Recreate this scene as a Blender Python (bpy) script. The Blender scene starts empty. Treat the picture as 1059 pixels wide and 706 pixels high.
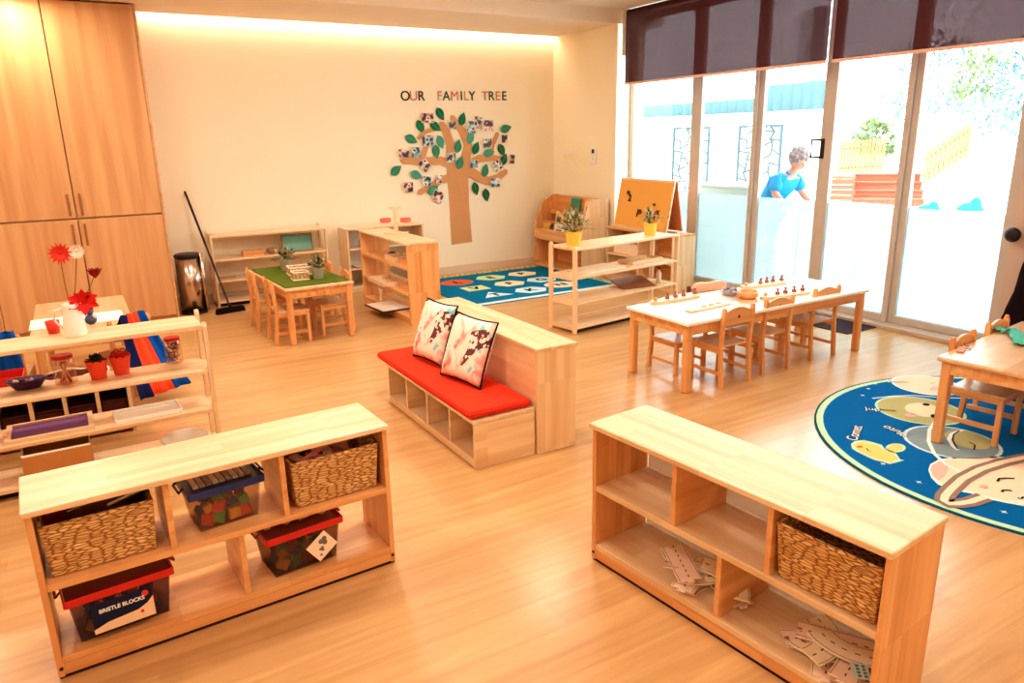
import bpy, bmesh, math, random
from mathutils import Vector, Matrix
random.seed(7)
C = bpy.context.scene.collection
PI = math.pi
def rad(a): return a*PI/180
# ------------------------------------------------------------------ camera model
CAM_H = 1.7
YAW, PITCH, ROLL, FPX = rad(30.314), rad(15.612), rad(-1.1697), 755.55
def _basis():
    f = Vector((math.sin(YAW)*math.cos(PITCH), math.cos(YAW)*math.cos(PITCH), -math.sin(PITCH)))
    r = Vector((math.cos(YAW), -math.sin(YAW), 0)); u = r.cross(f)
    rr = math.cos(ROLL)*r + math.sin(ROLL)*u; uu = -math.sin(ROLL)*r + math.cos(ROLL)*u
    return rr, uu, f
RR, UU, FF = _basis()
def ray(x, y): return RR*((x-529.5)/FPX) - UU*((y-353)/FPX) + FF
def at(x, y, z=0.0):
    d = ray(x, y); t = (z-CAM_H)/d.z; return Vector((d.x*t, d.y*t, z))
def atY(x, y, Y):
    d = ray(x, y); t = Y/d.y; return Vector((d.x*t, Y, d.z*t+CAM_H))
def atX(x, y, X):
    d = ray(x, y); t = X/d.x; return Vector((X, d.y*t, d.z*t+CAM_H))
cam = bpy.data.cameras.new('camera'); cam.sensor_width = 36; cam.lens = FPX/1059*36; cam.clip_end = 200
co = bpy.data.objects.new('camera', cam); C.objects.link(co)
m = Matrix.Identity(4)
for i, v in enumerate((RR, UU, -FF)):
    for k in range(3): m[k][i] = v[k]
m[2][3] = CAM_H
co.matrix_world = m
bpy.context.scene.camera = co
# ------------------------------------------------------------------ materials
def lin(c):
    o = []
    for v in c[:3]:
        v = v/255
        o.append(v/12.92 if v <= .04045 else ((v+.055)/1.055)**2.4)
    return (*o, 1)
MATS = {}
def newmat(name):
    mt = bpy.data.materials.new(name); mt.use_nodes = True
    nt = mt.node_tree; nt.nodes.clear()
    out = nt.nodes.new('ShaderNodeOutputMaterial')
    return mt, nt, out
def N(nt, t, **kw):
    n = nt.nodes.new(t)
    for k, v in kw.items():
        if k in n.inputs: n.inputs[k].default_value = v
        else: setattr(n, k, v)
    return n
def L(nt, a, b): nt.links.new(a, b)
def plain(name, rgb, rough=.5, spec=.4, metal=0, noise=0.06, nscale=25, emit=None, bump=0, sheen=0):
    if name in MATS: return MATS[name]
    mt, nt, out = newmat(name)
    p = N(nt, 'ShaderNodeBsdfPrincipled'); p.inputs['Roughness'].default_value = rough
    p.inputs['Metallic'].default_value = metal; p.inputs['Specular IOR Level'].default_value = spec
    if sheen: p.inputs['Sheen Weight'].default_value = sheen
    tc = N(nt, 'ShaderNodeTexCoord'); ns = N(nt, 'ShaderNodeTexNoise'); ns.inputs['Scale'].default_value = nscale; ns.inputs['Detail'].default_value = 3
    L(nt, tc.outputs['Object'], ns.inputs['Vector'])
    r = N(nt, 'ShaderNodeMapRange'); r.inputs[3].default_value = 1-noise; r.inputs[4].default_value = 1+noise
    L(nt, ns.outputs['Fac'], r.inputs[0])
    mx = N(nt, 'ShaderNodeVectorMath', operation='SCALE'); c = lin(rgb)
    mx.inputs[0].default_value = c[:3]; L(nt, r.outputs[0], mx.inputs['Scale'])
    L(nt, mx.outputs[0], p.inputs['Base Color'])
    if emit: p.inputs['Emission Color'].default_value = lin(rgb); p.inputs['Emission Strength'].default_value = emit
    if bump:
        b = N(nt, 'ShaderNodeBump'); b.inputs['Strength'].default_value = bump; b.inputs['Distance'].default_value = .004
        L(nt, ns.outputs['Fac'], b.inputs['Height']); L(nt, b.outputs[0], p.inputs['Normal'])
    L(nt, p.outputs[0], out.inputs[0]); MATS[name] = mt; return mt
def wood(kind, axis):
    key = 'wood_%s_%s' % (kind, 'xyz'[axis])
    if key in MATS: return MATS[key]
    P = {'pine': ((246, 212, 160), (228, 178, 118), .42), 'pale': ((244, 220, 186), (222, 182, 134), .4), 'orange': ((242, 190, 132), (212, 144, 84), .42),
         'cabinet': ((222, 176, 130), (194, 142, 96), .45), 'table': ((236, 204, 166), (212, 164, 118), .3), 'deck': ((214, 108, 84), (190, 84, 60), .6)}[kind]
    mt, nt, out = newmat(key)
    p = N(nt, 'ShaderNodeBsdfPrincipled'); p.inputs['Roughness'].default_value = P[2]; p.inputs['Specular IOR Level'].default_value = .4; p.inputs['Coat Weight'].default_value = .0 if kind in ('cabinet', 'deck') else .55; p.inputs['Coat Roughness'].default_value = .3
    tc = N(nt, 'ShaderNodeTexCoord'); oi = N(nt, 'ShaderNodeObjectInfo')
    ad = N(nt, 'ShaderNodeVectorMath', operation='ADD'); L(nt, tc.outputs['Object'], ad.inputs[0])
    sc = N(nt, 'ShaderNodeMath', operation='MULTIPLY'); sc.inputs[1].default_value = 7; L(nt, oi.outputs['Random'], sc.inputs[0]); L(nt, sc.outputs[0], ad.inputs[1])
    big = kind == 'cabinet'
    s = [22, 22, 22] if not big else [11, 11, 11]; s[axis] = 1.1 if not big else .5
    mp = N(nt, 'ShaderNodeMapping'); mp.inputs['Scale'].default_value = s; L(nt, ad.outputs[0], mp.inputs['Vector'])
    n1 = N(nt, 'ShaderNodeTexNoise'); n1.inputs['Scale'].default_value = 1; n1.inputs['Detail'].default_value = 5; n1.inputs['Distortion'].default_value = .6
    L(nt, mp.outputs[0], n1.inputs['Vector'])
    # glued staves: cells much longer along the grain
    s2 = [24, 24, 24] if not big else [3, 3, 3]; s2[axis] = 2.6 if not big else .2
    mp2 = N(nt, 'ShaderNodeMapping'); mp2.inputs['Scale'].default_value = s2; L(nt, ad.outputs[0], mp2.inputs['Vector'])
    fl = N(nt, 'ShaderNodeVectorMath', operation='FLOOR'); L(nt, mp2.outputs[0], fl.inputs[0])
    wn = N(nt, 'ShaderNodeTexWhiteNoise'); L(nt, fl.outputs[0], wn.inputs['Vector'])
    a = N(nt, 'ShaderNodeMath', operation='MULTIPLY'); a.inputs[1].default_value = .5 if not big else .12; L(nt, wn.outputs['Value'], a.inputs[0])
    b = N(nt, 'ShaderNodeMath', operation='MULTIPLY_ADD'); b.inputs[1].default_value = 1.5 if not big else 2.0; b.inputs[2].default_value = -.5 if not big else -.6; L(nt, n1.outputs['Fac'], b.inputs[0])
    c = N(nt, 'ShaderNodeMath', operation='ADD'); c.use_clamp = True; L(nt, a.outputs[0], c.inputs[0]); L(nt, b.outputs[0], c.inputs[1])
    mx = N(nt, 'ShaderNodeMix', data_type='RGBA'); mx.inputs[6].default_value = lin(P[0]); mx.inputs[7].default_value = lin(P[1])
    L(nt, c.outputs[0], mx.inputs[0]); L(nt, mx.outputs[2], p.inputs['Base Color']); L(nt, p.outputs[0], out.inputs[0])
    MATS[key] = mt; return mt
def glassy(name, rgb, trans=.9, rough=.02, diffuse=None):
    """thin clear sheet: mostly see-through, with a share of gloss and of coloured body"""
    if name in MATS: return MATS[name]
    mt, nt, out = newmat(name)
    t = N(nt, 'ShaderNodeBsdfTransparent'); t.inputs[0].default_value = lin(rgb)
    if diffuse is None:
        g = N(nt, 'ShaderNodeBsdfGlossy'); g.inputs['Roughness'].default_value = rough
    else:
        g = N(nt, 'ShaderNodeBsdfPrincipled'); g.inputs['Base Color'].default_value = lin(diffuse); g.inputs['Roughness'].default_value = rough
    x = N(nt, 'ShaderNodeMixShader'); x.inputs[0].default_value = 1-trans
    L(nt, t.outputs[0], x.inputs[1]); L(nt, g.outputs[0], x.inputs[2]); L(nt, x.outputs[0], out.inputs[0])
    MATS[name] = mt; return mt
def film_mat():
    mt, nt, out = newmat('frosted_film')
    t = N(nt, 'ShaderNodeBsdfTransparent'); t.inputs[0].default_value = (.95, 1, 1, 1)
    tr = N(nt, 'ShaderNodeBsdfTranslucent'); tr.inputs[0].default_value = (.40, .47, .49, 1)
    d = N(nt, 'ShaderNodeBsdfDiffuse'); d.inputs[0].default_value = (.85, .9, .9, 1)
    x = N(nt, 'ShaderNodeMixShader'); x.inputs[0].default_value = .7
    y = N(nt, 'ShaderNodeMixShader'); y.inputs[0].default_value = .3
    L(nt, tr.outputs[0], y.inputs[1]); L(nt, d.outputs[0], y.inputs[2])
    L(nt, t.outputs[0], x.inputs[1]); L(nt, y.outputs[0], x.inputs[2]); L(nt, x.outputs[0], out.inputs[0])
    return mt
def blind_mat():
    mt, nt, out = newmat('blind_mesh')
    t = N(nt, 'ShaderNodeBsdfTransparent'); t.inputs[0].default_value = (.85, .8, .82, 1)
    tc = N(nt, 'ShaderNodeTexCoord'); ns = N(nt, 'ShaderNodeTexNoise'); ns.inputs['Scale'].default_value = 14; ns.inputs['Detail'].default_value = 1
    mp = N(nt, 'ShaderNodeMapping'); mp.inputs['Scale'].default_value = (1, 1, 2.2)
    L(nt, tc.outputs['Object'], mp.inputs[0]); L(nt, mp.outputs[0], ns.inputs['Vector'])
    r = N(nt, 'ShaderNodeMapRange'); r.inputs[1].default_value = .3; r.inputs[2].default_value = .7; r.inputs[3].default_value = .83; r.inputs[4].default_value = .79
    L(nt, ns.outputs['Fac'], r.inputs[0])
    d = N(nt, 'ShaderNodeBsdfDiffuse'); d.inputs[0].default_value = lin((98, 62, 70))
    x = N(nt, 'ShaderNodeMixShader'); L(nt, r.outputs[0], x.inputs[0])
    L(nt, t.outputs[0], x.inputs[1]); L(nt, d.outputs[0], x.inputs[2]); L(nt, x.outputs[0], out.inputs[0])
    return mt
def floor_mat():
    mt, nt, out = newmat('plank_floor')
    p = N(nt, 'ShaderNodeBsdfPrincipled'); p.inputs['Roughness'].default_value = .34; p.inputs['Specular IOR Level'].default_value = .6; p.inputs['Coat Weight'].default_value = .5; p.inputs['Coat Roughness'].default_value = .2
    tc = N(nt, 'ShaderNodeTexCoord')
    br = N(nt, 'ShaderNodeTexBrick'); br.offset = .37; br.inputs['Scale'].default_value = 1; br.inputs['Mortar Size'].default_value = .0012
    br.inputs['Brick Width'].default_value = 1.3; br.inputs['Row Height'].default_value = .17; br.inputs['Bias'].default_value = 0
    br.inputs['Color1'].default_value = (.0, .0, .0, 1); br.inputs['Color2'].default_value = (1, 1, 1, 1); br.inputs['Mortar'].default_value = (.9, .9, .9, 1)
    L(nt, tc.outputs['Object'], br.inputs['Vector'])
    mp = N(nt, 'ShaderNodeMapping'); mp.inputs['Scale'].default_value = (1.1, 16, 1); L(nt, tc.outputs['Object'], mp.inputs[0])
    n1 = N(nt, 'ShaderNodeTexNoise'); n1.inputs['Scale'].default_value = 1; n1.inputs['Detail'].default_value = 6; n1.inputs['Distortion'].default_value = .8
    L(nt, mp.outputs[0], n1.inputs['Vector'])
    a = N(nt, 'ShaderNodeMath', operation='MULTIPLY'); a.inputs[1].default_value = .28; L(nt, br.outputs['Color'], a.inputs[0])
    b = N(nt, 'ShaderNodeMath', operation='MULTIPLY_ADD'); b.inputs[1].default_value = 1.7; b.inputs[2].default_value = -.5; L(nt, n1.outputs['Fac'], b.inputs[0])
    c = N(nt, 'ShaderNodeMath', operation='ADD'); c.use_clamp = True; L(nt, a.outputs[0], c.inputs[0]); L(nt, b.outputs[0], c.inputs[1])
    mx = N(nt, 'ShaderNodeMix', data_type='RGBA'); mx.inputs[6].default_value = lin((218, 177, 124)); mx.inputs[7].default_value = lin((186, 139, 90))
    L(nt, c.outputs[0], mx.inputs[0]); L(nt, mx.outputs[2], p.inputs['Base Color'])
    L(nt, p.outputs[0], out.inputs[0]); return mt
def basket_mat(name='seagrass'):
    if name in MATS: return MATS[name]
    mt, nt, out = newmat(name)
    p = N(nt, 'ShaderNodeBsdfPrincipled'); p.inputs['Roughness'].default_value = .7; p.inputs['Specular IOR Level'].default_value = .2
    tc = N(nt, 'ShaderNodeTexCoord'); sp = N(nt, 'ShaderNodeSeparateXYZ'); L(nt, tc.outputs['Object'], sp.inputs[0])
    u = N(nt, 'ShaderNodeMath', operation='ADD'); L(nt, sp.outputs[0], u.inputs[0]); L(nt, sp.outputs[1], u.inputs[1])
    cb = N(nt, 'ShaderNodeCombineXYZ'); L(nt, u.outputs[0], cb.inputs[0]); L(nt, sp.outputs[2], cb.inputs[1])
    ns = N(nt, 'ShaderNodeTexNoise'); ns.inputs['Scale'].default_value = 30; L(nt, tc.outputs['Object'], ns.inputs['Vector'])
    wv = N(nt, 'ShaderNodeVectorMath', operation='MULTIPLY_ADD'); wv.inputs[1].default_value = (.012, .008, 0); L(nt, ns.outputs['Color'], wv.inputs[0]); L(nt, cb.outputs[0], wv.inputs[2])
    mp = N(nt, 'ShaderNodeMapping'); mp.inputs['Rotation'].default_value = (0, 0, .0); mp.inputs['Scale'].default_value = (27, 104, 1); L(nt, wv.outputs[0], mp.inputs[0])
    v1 = N(nt, 'ShaderNodeTexVoronoi', feature='DISTANCE_TO_EDGE'); v1.voronoi_dimensions = '2D'; v1.inputs['Scale'].default_value = 1; v1.inputs['Randomness'].default_value = .95; L(nt, mp.outputs[0], v1.inputs['Vector'])
    v2 = N(nt, 'ShaderNodeTexVoronoi'); v2.voronoi_dimensions = '2D'; v2.inputs['Scale'].default_value = 1; v2.inputs['Randomness'].default_value = .95; L(nt, mp.outputs[0], v2.inputs['Vector'])
    sv = N(nt, 'ShaderNodeSeparateXYZ'); L(nt, v2.outputs['Color'], sv.inputs[0])
    c1 = N(nt, 'ShaderNodeMix', data_type='RGBA'); c1.inputs[6].default_value = lin((246, 208, 148)); c1.inputs[7].default_value = lin((222, 172, 108)); L(nt, sv.outputs[0], c1.inputs[0])
    r = N(nt, 'ShaderNodeMapRange'); r.inputs[1].default_value = 0; r.inputs[2].default_value = .22; L(nt, v1.outputs['Distance'], r.inputs[0])
    c2 = N(nt, 'ShaderNodeMix', data_type='RGBA'); c2.inputs[6].default_value = lin((150, 92, 48)); L(nt, r.outputs[0], c2.inputs[0]); L(nt, c1.outputs[2], c2.inputs[7]); L(nt, c2.outputs[2], p.inputs['Base Color'])
    b = N(nt, 'ShaderNodeBump'); b.inputs['Strength'].default_value = .8; b.inputs['Distance'].default_value = .004; L(nt, r.outputs[0], b.inputs['Height']); L(nt, b.outputs[0], p.inputs['Normal'])
    L(nt, p.outputs[0], out.inputs[0]); MATS[name] = mt; return mt
def pillow_mat():
    mt, nt, out = newmat('floral_fabric')
    p = N(nt, 'ShaderNodeBsdfPrincipled'); p.inputs['Roughness'].default_value = .85; p.inputs['Specular IOR Level'].default_value = .1
    tc = N(nt, 'ShaderNodeTexCoord'); oi = N(nt, 'ShaderNodeObjectInfo')
    ad = N(nt, 'ShaderNodeVectorMath', operation='ADD'); L(nt, tc.outputs['Object'], ad.inputs[0])
    sc = N(nt, 'ShaderNodeMath', operation='MULTIPLY'); sc.inputs[1].default_value = 3; L(nt, oi.outputs['Random'], sc.inputs[0]); L(nt, sc.outputs[0], ad.inputs[1])
    n1 = N(nt, 'ShaderNodeTexNoise'); n1.inputs['Scale'].default_value = 6.5; n1.inputs['Detail'].default_value = 2.5; n1.inputs['Distortion'].default_value = 1.2; L(nt, ad.outputs[0], n1.inputs['Vector'])
    r = N(nt, 'ShaderNodeValToRGB'); e = r.color_ramp.elements
    e[0].position = .30; e[0].color = lin((150, 205, 205)); e[1].position = .72; e[1].color = lin((214, 110, 108))
    for pos, c in ((.37, (200, 226, 218)), (.43, (248, 236, 220)), (.52, (250, 228, 212)), (.60, (242, 188, 176))):
        q = e.new(pos); q.color = lin(c)
    L(nt, n1.outputs['Fac'], r.inputs[0])
    n2 = N(nt, 'ShaderNodeTexNoise'); n2.inputs['Scale'].default_value = 28; n2.inputs['Detail'].default_value = 4; L(nt, ad.outputs[0], n2.inputs['Vector'])
    n3 = N(nt, 'ShaderNodeTexNoise'); n3.inputs['Scale'].default_value = 3.2; n3.inputs['Detail'].default_value = 0; n3.inputs['Distortion'].default_value = .5
    a2 = N(nt, 'ShaderNodeVectorMath', operation='ADD'); a2.inputs[1].default_value = (5, 3, 1); L(nt, ad.outputs[0], a2.inputs[0]); L(nt, a2.outputs[0], n3.inputs['Vector'])
    g1 = N(nt, 'ShaderNodeMath', operation='GREATER_THAN'); g1.inputs[1].default_value = .5; L(nt, n2.outputs['Fac'], g1.inputs[0])
    g2 = N(nt, 'ShaderNodeMath', operation='GREATER_THAN'); g2.inputs[1].default_value = .66; L(nt, n3.outputs['Fac'], g2.inputs[0])
    mu = N(nt, 'ShaderNodeMath', operation='MULTIPLY'); L(nt, g1.outputs[0], mu.inputs[0]); L(nt, g2.outputs[0], mu.inputs[1])
    mx = N(nt, 'ShaderNodeMix', data_type='RGBA'); mx.inputs[7].default_value = lin((120, 70, 75)); L(nt, mu.outputs[0], mx.inputs[0]); L(nt, r.outputs[0], mx.inputs[6])
    L(nt, mx.outputs[2], p.inputs['Base Color']); L(nt, p.outputs[0], out.inputs[0]); return mt
def photo_mat(k):
    key = 'photo_print_%d' % k
    if key in MATS: return MATS[key]
    mt, nt, out = newmat(key)
    p = N(nt, 'ShaderNodeBsdfPrincipled'); p.inputs['Roughness'].default_value = .4
    tc = N(nt, 'ShaderNodeTexCoord'); oi = N(nt, 'ShaderNodeObjectInfo')
    ad = N(nt, 'ShaderNodeVectorMath', operation='ADD'); L(nt, tc.outputs['Object'], ad.inputs[0])
    sc = N(nt, 'ShaderNodeMath', operation='MULTIPLY'); sc.inputs[1].default_value = 31; L(nt, oi.outputs['Random'], sc.inputs[0]); L(nt, sc.outputs[0], ad.inputs[1])
    n1 = N(nt, 'ShaderNodeTexNoise'); n1.inputs['Scale'].default_value = 14; n1.inputs['Detail'].default_value = 1.5; L(nt, ad.outputs[0], n1.inputs['Vector'])
    r = N(nt, 'ShaderNodeValToRGB'); r.color_ramp.interpolation = 'CONSTANT'; e = r.color_ramp.elements
    pal = [((60, 40, 50), (205, 150, 130), (245, 225, 210), (120, 100, 110)), ((40, 60, 70), (130, 170, 175), (225, 225, 215), (90, 60, 60)), ((70, 50, 45), (180, 160, 140), (240, 235, 225), (40, 35, 60))][k]
    e[0].position = 0; e[0].color = lin(pal[0]); e[1].position = .62; e[1].color = lin(pal[3])
    q = e.new(.44); q.color = lin(pal[1]); q = e.new(.53); q.color = lin(pal[2])
    L(nt, n1.outputs['Fac'], r.inputs[0]); L(nt, r.outputs[0], p.inputs['Base Color']); L(nt, p.outputs[0], out.inputs[0])
    MATS[key] = mt; return mt
# ------------------------------------------------------------------ mesh builder
class MB:
    def __init__(s): s.v = []; s.f = []; s.m = []; s.cur = 0
    def mat(s, i): s.cur = i; return s
    def add(s, vs, fs, M=None):
        o = len(s.v)
        for v in vs:
            v = Vector(v); s.v.append(tuple(M @ v) if M is not None else tuple(v))
        for f in fs: s.f.append([o+i for i in f]); s.m.append(s.cur)
        return s
    def box(s, x0, x1, y0, y1, z0, z1, M=None):
        x0, x1 = min(x0, x1), max(x0, x1); y0, y1 = min(y0, y1), max(y0, y1); z0, z1 = min(z0, z1), max(z0, z1)
        return s.add([(x0, y0, z0), (x1, y0, z0), (x1, y1, z0), (x0, y1, z0), (x0, y0, z1), (x1, y0, z1), (x1, y1, z1), (x0, y1, z1)],
                     [(0, 3, 2, 1), (4, 5, 6, 7), (0, 1, 5, 4), (1, 2, 6, 5), (2, 3, 7, 6), (3, 0, 4, 7)], M)
    def prism(s, poly, a, b, M=None, axis='z'):
        n = len(poly)
        def P(p, h): return {'z': (p[0], p[1], h), 'y': (p[0], h, p[1]), 'x': (h, p[0], p[1])}[axis]
        vs = [P(p, a) for p in poly]+[P(p, b) for p in poly]
        fs = [list(range(n))[::-1], list(range(n, 2*n))]+[(i, (i+1) % n, n+(i+1) % n, n+i) for i in range(n)]
        return s.add(vs, fs, M)
    def tube(s, pts, r, n=8, cap=True):
        pts = [Vector(p) for p in pts]; rs = r if isinstance(r, (list, tuple)) else [r]*len(pts)
        o = len(s.v); up = None
        for i, p in enumerate(pts):
            d = (pts[min(i+1, len(pts)-1)]-pts[max(i-1, 0)]).normalized()
            if up is None:
                up = Vector((0, 0, 1)) if abs(d.z) < .9 else Vector((1, 0, 0))
            a = d.cross(up)
            if a.length < .05: a = d.cross(Vector((0, 1, .3)))
            a.normalize(); b = d.cross(a).normalized()
            for k in range(n):
                t = 2*PI*k/n; s.v.append(tuple(p+(a*math.cos(t)+b*math.sin(t))*rs[i]))
        for i in range(len(pts)-1):
            for k in range(n):
                s.f.append([o+i*n+k, o+i*n+(k+1) % n, o+(i+1)*n+(k+1) % n, o+(i+1)*n+k]); s.m.append(s.cur)
        if cap:
            s.f.append([o+k for k in range(n)][::-1]); s.m.append(s.cur)
            e = o+(len(pts)-1)*n; s.f.append([e+k for k in range(n)]); s.m.append(s.cur)
        return s
    def lathe(s, prof, c=(0, 0, 0), n=24, M=None, sx=1, sy=1):
        vs = []; fs = []
        for r, z in prof:
            for k in range(n):
                t = 2*PI*k/n; vs.append((c[0]+r*math.cos(t)*sx, c[1]+r*math.sin(t)*sy, c[2]+z))
        for i in range(len(prof)-1):
            for k in range(n): fs.append((i*n+k, i*n+(k+1) % n, (i+1)*n+(k+1) % n, (i+1)*n+k))
        if prof[0][0] > 1e-5: fs.append(tuple(range(n))[::-1])
        if prof[-1][0] > 1e-5: fs.append(tuple((len(prof)-1)*n+k for k in range(n)))
        return s.add(vs, fs, M)
    def ball(s, c, r, n=12, sx=1, sy=1, sz=1):
        return s.lathe([(max(1e-6, r*math.sin(PI*i/8)), -r*math.cos(PI*i/8)*sz) for i in range(9)], c, n, None, sx, sy)
    def leaf(s, p, d, l, w, up=Vector((0, 0, 1))):
        p = Vector(p); d = Vector(d).normalized(); a = d.cross(up)
        if a.length < .1: a = Vector((1, 0, 0))
        a.normalize(); nrm = a.cross(d)
        return s.add([p, p+d*l*.45+a*w/2+nrm*w*.15, p+d*l, p+d*l*.45-a*w/2+nrm*w*.15], [(0, 1, 2, 3)])
    def build(s, name, mats, parent=None, bevel=0, smooth=False, loc=None, rotz=None, sub=0, rot=None):
        me = bpy.data.meshes.new(name); me.from_pydata(s.v, [], s.f)
        if not isinstance(mats, (list, tuple)): mats = [mats]
        dims = [max(v[k] for v in s.v)-min(v[k] for v in s.v) for k in range(3)]
        ax = dims.index(max(dims))
        for q in mats: me.materials.append(wood(q, ax) if isinstance(q, str) else q)
        for p_, mi in zip(me.polygons, s.m): p_.material_index = mi; p_.use_smooth = smooth
        me.validate(); me.update()
        if smooth or True:
            bm = bmesh.new(); bm.from_mesh(me)
            if smooth: bmesh.ops.remove_doubles(bm, verts=bm.verts, dist=1e-5)
            bmesh.ops.recalc_face_normals(bm, faces=bm.faces)
            bm.to_mesh(me); bm.free()
        o = bpy.data.objects.new(name, me); C.objects.link(o)
        if parent is not None: o.parent = parent
        if loc is not None: o.location = loc
        if rotz is not None: o.rotation_euler = (0, 0, rotz)
        if rot is not None: o.rotation_euler = rot
        if bevel:
            b = o.modifiers.new('bevel', 'BEVEL'); b.width = bevel; b.segments = 2; b.limit_method = 'ANGLE'; b.harden_normals = False
        if sub:
            q = o.modifiers.new('subsurf', 'SUBSURF'); q.levels = sub; q.render_levels = sub
        return o
def thing(name, label, cat, loc=(0, 0, 0), rotz=0, group=None):
    o = bpy.data.objects.new(name, None); C.objects.link(o); o.empty_display_size = .05
    o.location = loc; o.rotation_euler = (0, 0, rotz); o['label'] = label; o['category'] = cat
    if group: o['group'] = group
    return o
def tag(o, label, cat, group=None):
    o['label'] = label; o['category'] = cat
    if group: o['group'] = group
    return o
def struct(o): o['kind'] = 'structure'; return o
def snapshot(): return set(bpy.data.objects)
def remap(before, old, new):
    # carry everything placed since the snapshot from one unit frame to another
    A = Matrix.Translation(Vector(new[0])) @ Matrix.Rotation(new[1], 4, 'Z'); B = Matrix.Translation(Vector(old[0])) @ Matrix.Rotation(old[1], 4, 'Z')
    T_ = A @ B.inverted()
    for o in bpy.data.objects:
        if o not in before and o.parent is None: o.matrix_basis = T_ @ Matrix.LocRotScale(o.location, o.rotation_euler, o.scale)
def children(o): return [c for c in bpy.data.objects if c.parent == o]
def dup(root, loc, rotz=0, label=None, group=None):
    r = root.copy(); C.objects.link(r); r.location = loc; r.rotation_euler = (0, 0, rotz)
    if label: r['label'] = label
    if group: r['group'] = group
    for ch in children(root):
        c = ch.copy(); C.objects.link(c); c.parent = r
        for g in children(ch):
            d = g.copy(); C.objects.link(d); d.parent = c
    return r
def text_geo(txt, size, depth=.001, bold=.0):
    cu = bpy.data.curves.new('t', 'FONT'); cu.body = txt; cu.size = size; cu.extrude = depth; cu.offset = bold; cu.align_x = 'CENTER'; cu.align_y = 'CENTER'
    o = bpy.data.objects.new('t', cu); C.objects.link(o)
    dg = bpy.context.evaluated_depsgraph_get(); dg.update()
    me = bpy.data.meshes.new_from_object(o.evaluated_get(dg))
    vs = [tuple(v.co) for v in me.vertices]; fs = [tuple(p.vertices) for p in me.polygons]
    bpy.data.objects.remove(o); bpy.data.meshes.remove(me); bpy.data.curves.remove(cu)
    return vs, fs
def TR(loc, rx=0, ry=0, rz=0):
    return Matrix.Translation(Vector(loc)) @ Matrix.Rotation(rz, 4, 'Z') @ Matrix.Rotation(ry, 4, 'Y') @ Matrix.Rotation(rx, 4, 'X')
# ================================================================== SETTING
WX, WY, CZ = 5.71, 8.54, 3.10            # side wall, back wall, ceiling
wall = plain('wall_paint', (250, 238, 214), .8, .2, noise=.015, nscale=3)
ceilm = plain('ceiling_paint', (246, 230, 212), .85, .2, noise=.01, nscale=3)
pinkw = plain('pink_beige_paint', (206, 184, 174), .7, .2, noise=.02, nscale=4)
frm = plain('frame_metal', (198, 190, 184), .45, .4, noise=.02)
trimm = plain('skirting_paint', (226, 206, 186), .5, .3, noise=.02)
black = plain('black_plastic', (38, 26, 28), .45, .4); white = plain('white_plastic', (245, 240, 230), .45, .4, noise=.02)
dark = plain('dark_shade_and_trim', (60, 32, 22), .7, .2)  # painted shade under the shelves; also colours screws and a board edge
red = plain('red_plastic', (214, 48, 36), .35, .5, noise=.04); chrome = plain('brushed_steel', (200, 180, 165), .22, .5, metal=1, noise=.05, nscale=8)
concrete = plain('white_paving', (236, 238, 236), .8, .2, noise=.03, nscale=4)
struct(MB().box(-3.2, 6.25, -2.4, 8.8, -.1, 0).build('floor', floor_mat()))
struct(MB().box(-3.4, 6.4, WY, WY+.15, -.1, 3.35).build('wall_back', wall))
struct(MB().box(-3.35, -3.2, -2.4, WY, -.1, 3.35).build('wall_left', wall))
struct(MB().box(-3.35, 6.4, -2.55, -2.4, -.1, 3.35).build('wall_front', wall))
# side wall with its splayed reveal, the pillar on the right of the doors and the wall going on toward the camera
struct(MB().prism([(WX, WY), (WX, 7.2), (6.13, 7.47), (6.35, 7.47), (6.35, WY)], -.1, 3.1).build('wall_right', wall))
struct(MB().box(6.02, 6.35, -2.4, 2.83, -.1, 3.1).build('wall_right_near', pinkw))
c = MB().box(-3.35, 6.4, -2.55, 7.2, CZ, CZ+.12); c.box(-3.35, 6.4, 7.2, 8.44, 2.94, CZ+.12)
c.box(-3.35, 6.4, 8.44, 8.7, 3.06, CZ+.12)
struct(c.build('ceiling', ceilm))
struct(MB().box(.76, WX, WY-.015, WY, 0, .1).build('baseboard_back', trimm, bevel=.003))
struct(MB().box(WX-.015, WX, 7.2, WY-.015, 0, .1).build('baseboard_right', trimm, bevel=.003))
struct(MB().box(5.98, 6.24, 2.83, 7.45, 0, .035).build('trim_1', plain('sill_metal', (196, 178, 164), .4, .5, noise=.02), bevel=.004))
# LED strip in the ceiling pocket
led = MB().box(.78, 5.68, 8.47, 8.50, 2.985, 2.995)
lm = plain('led_warm', (255, 240, 222), .5, .2, noise=0, emit=13)
tag(led.build('light_strip', lm), 'long warm LED strip hidden in the ceiling slot along the back wall', 'light')
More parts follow.
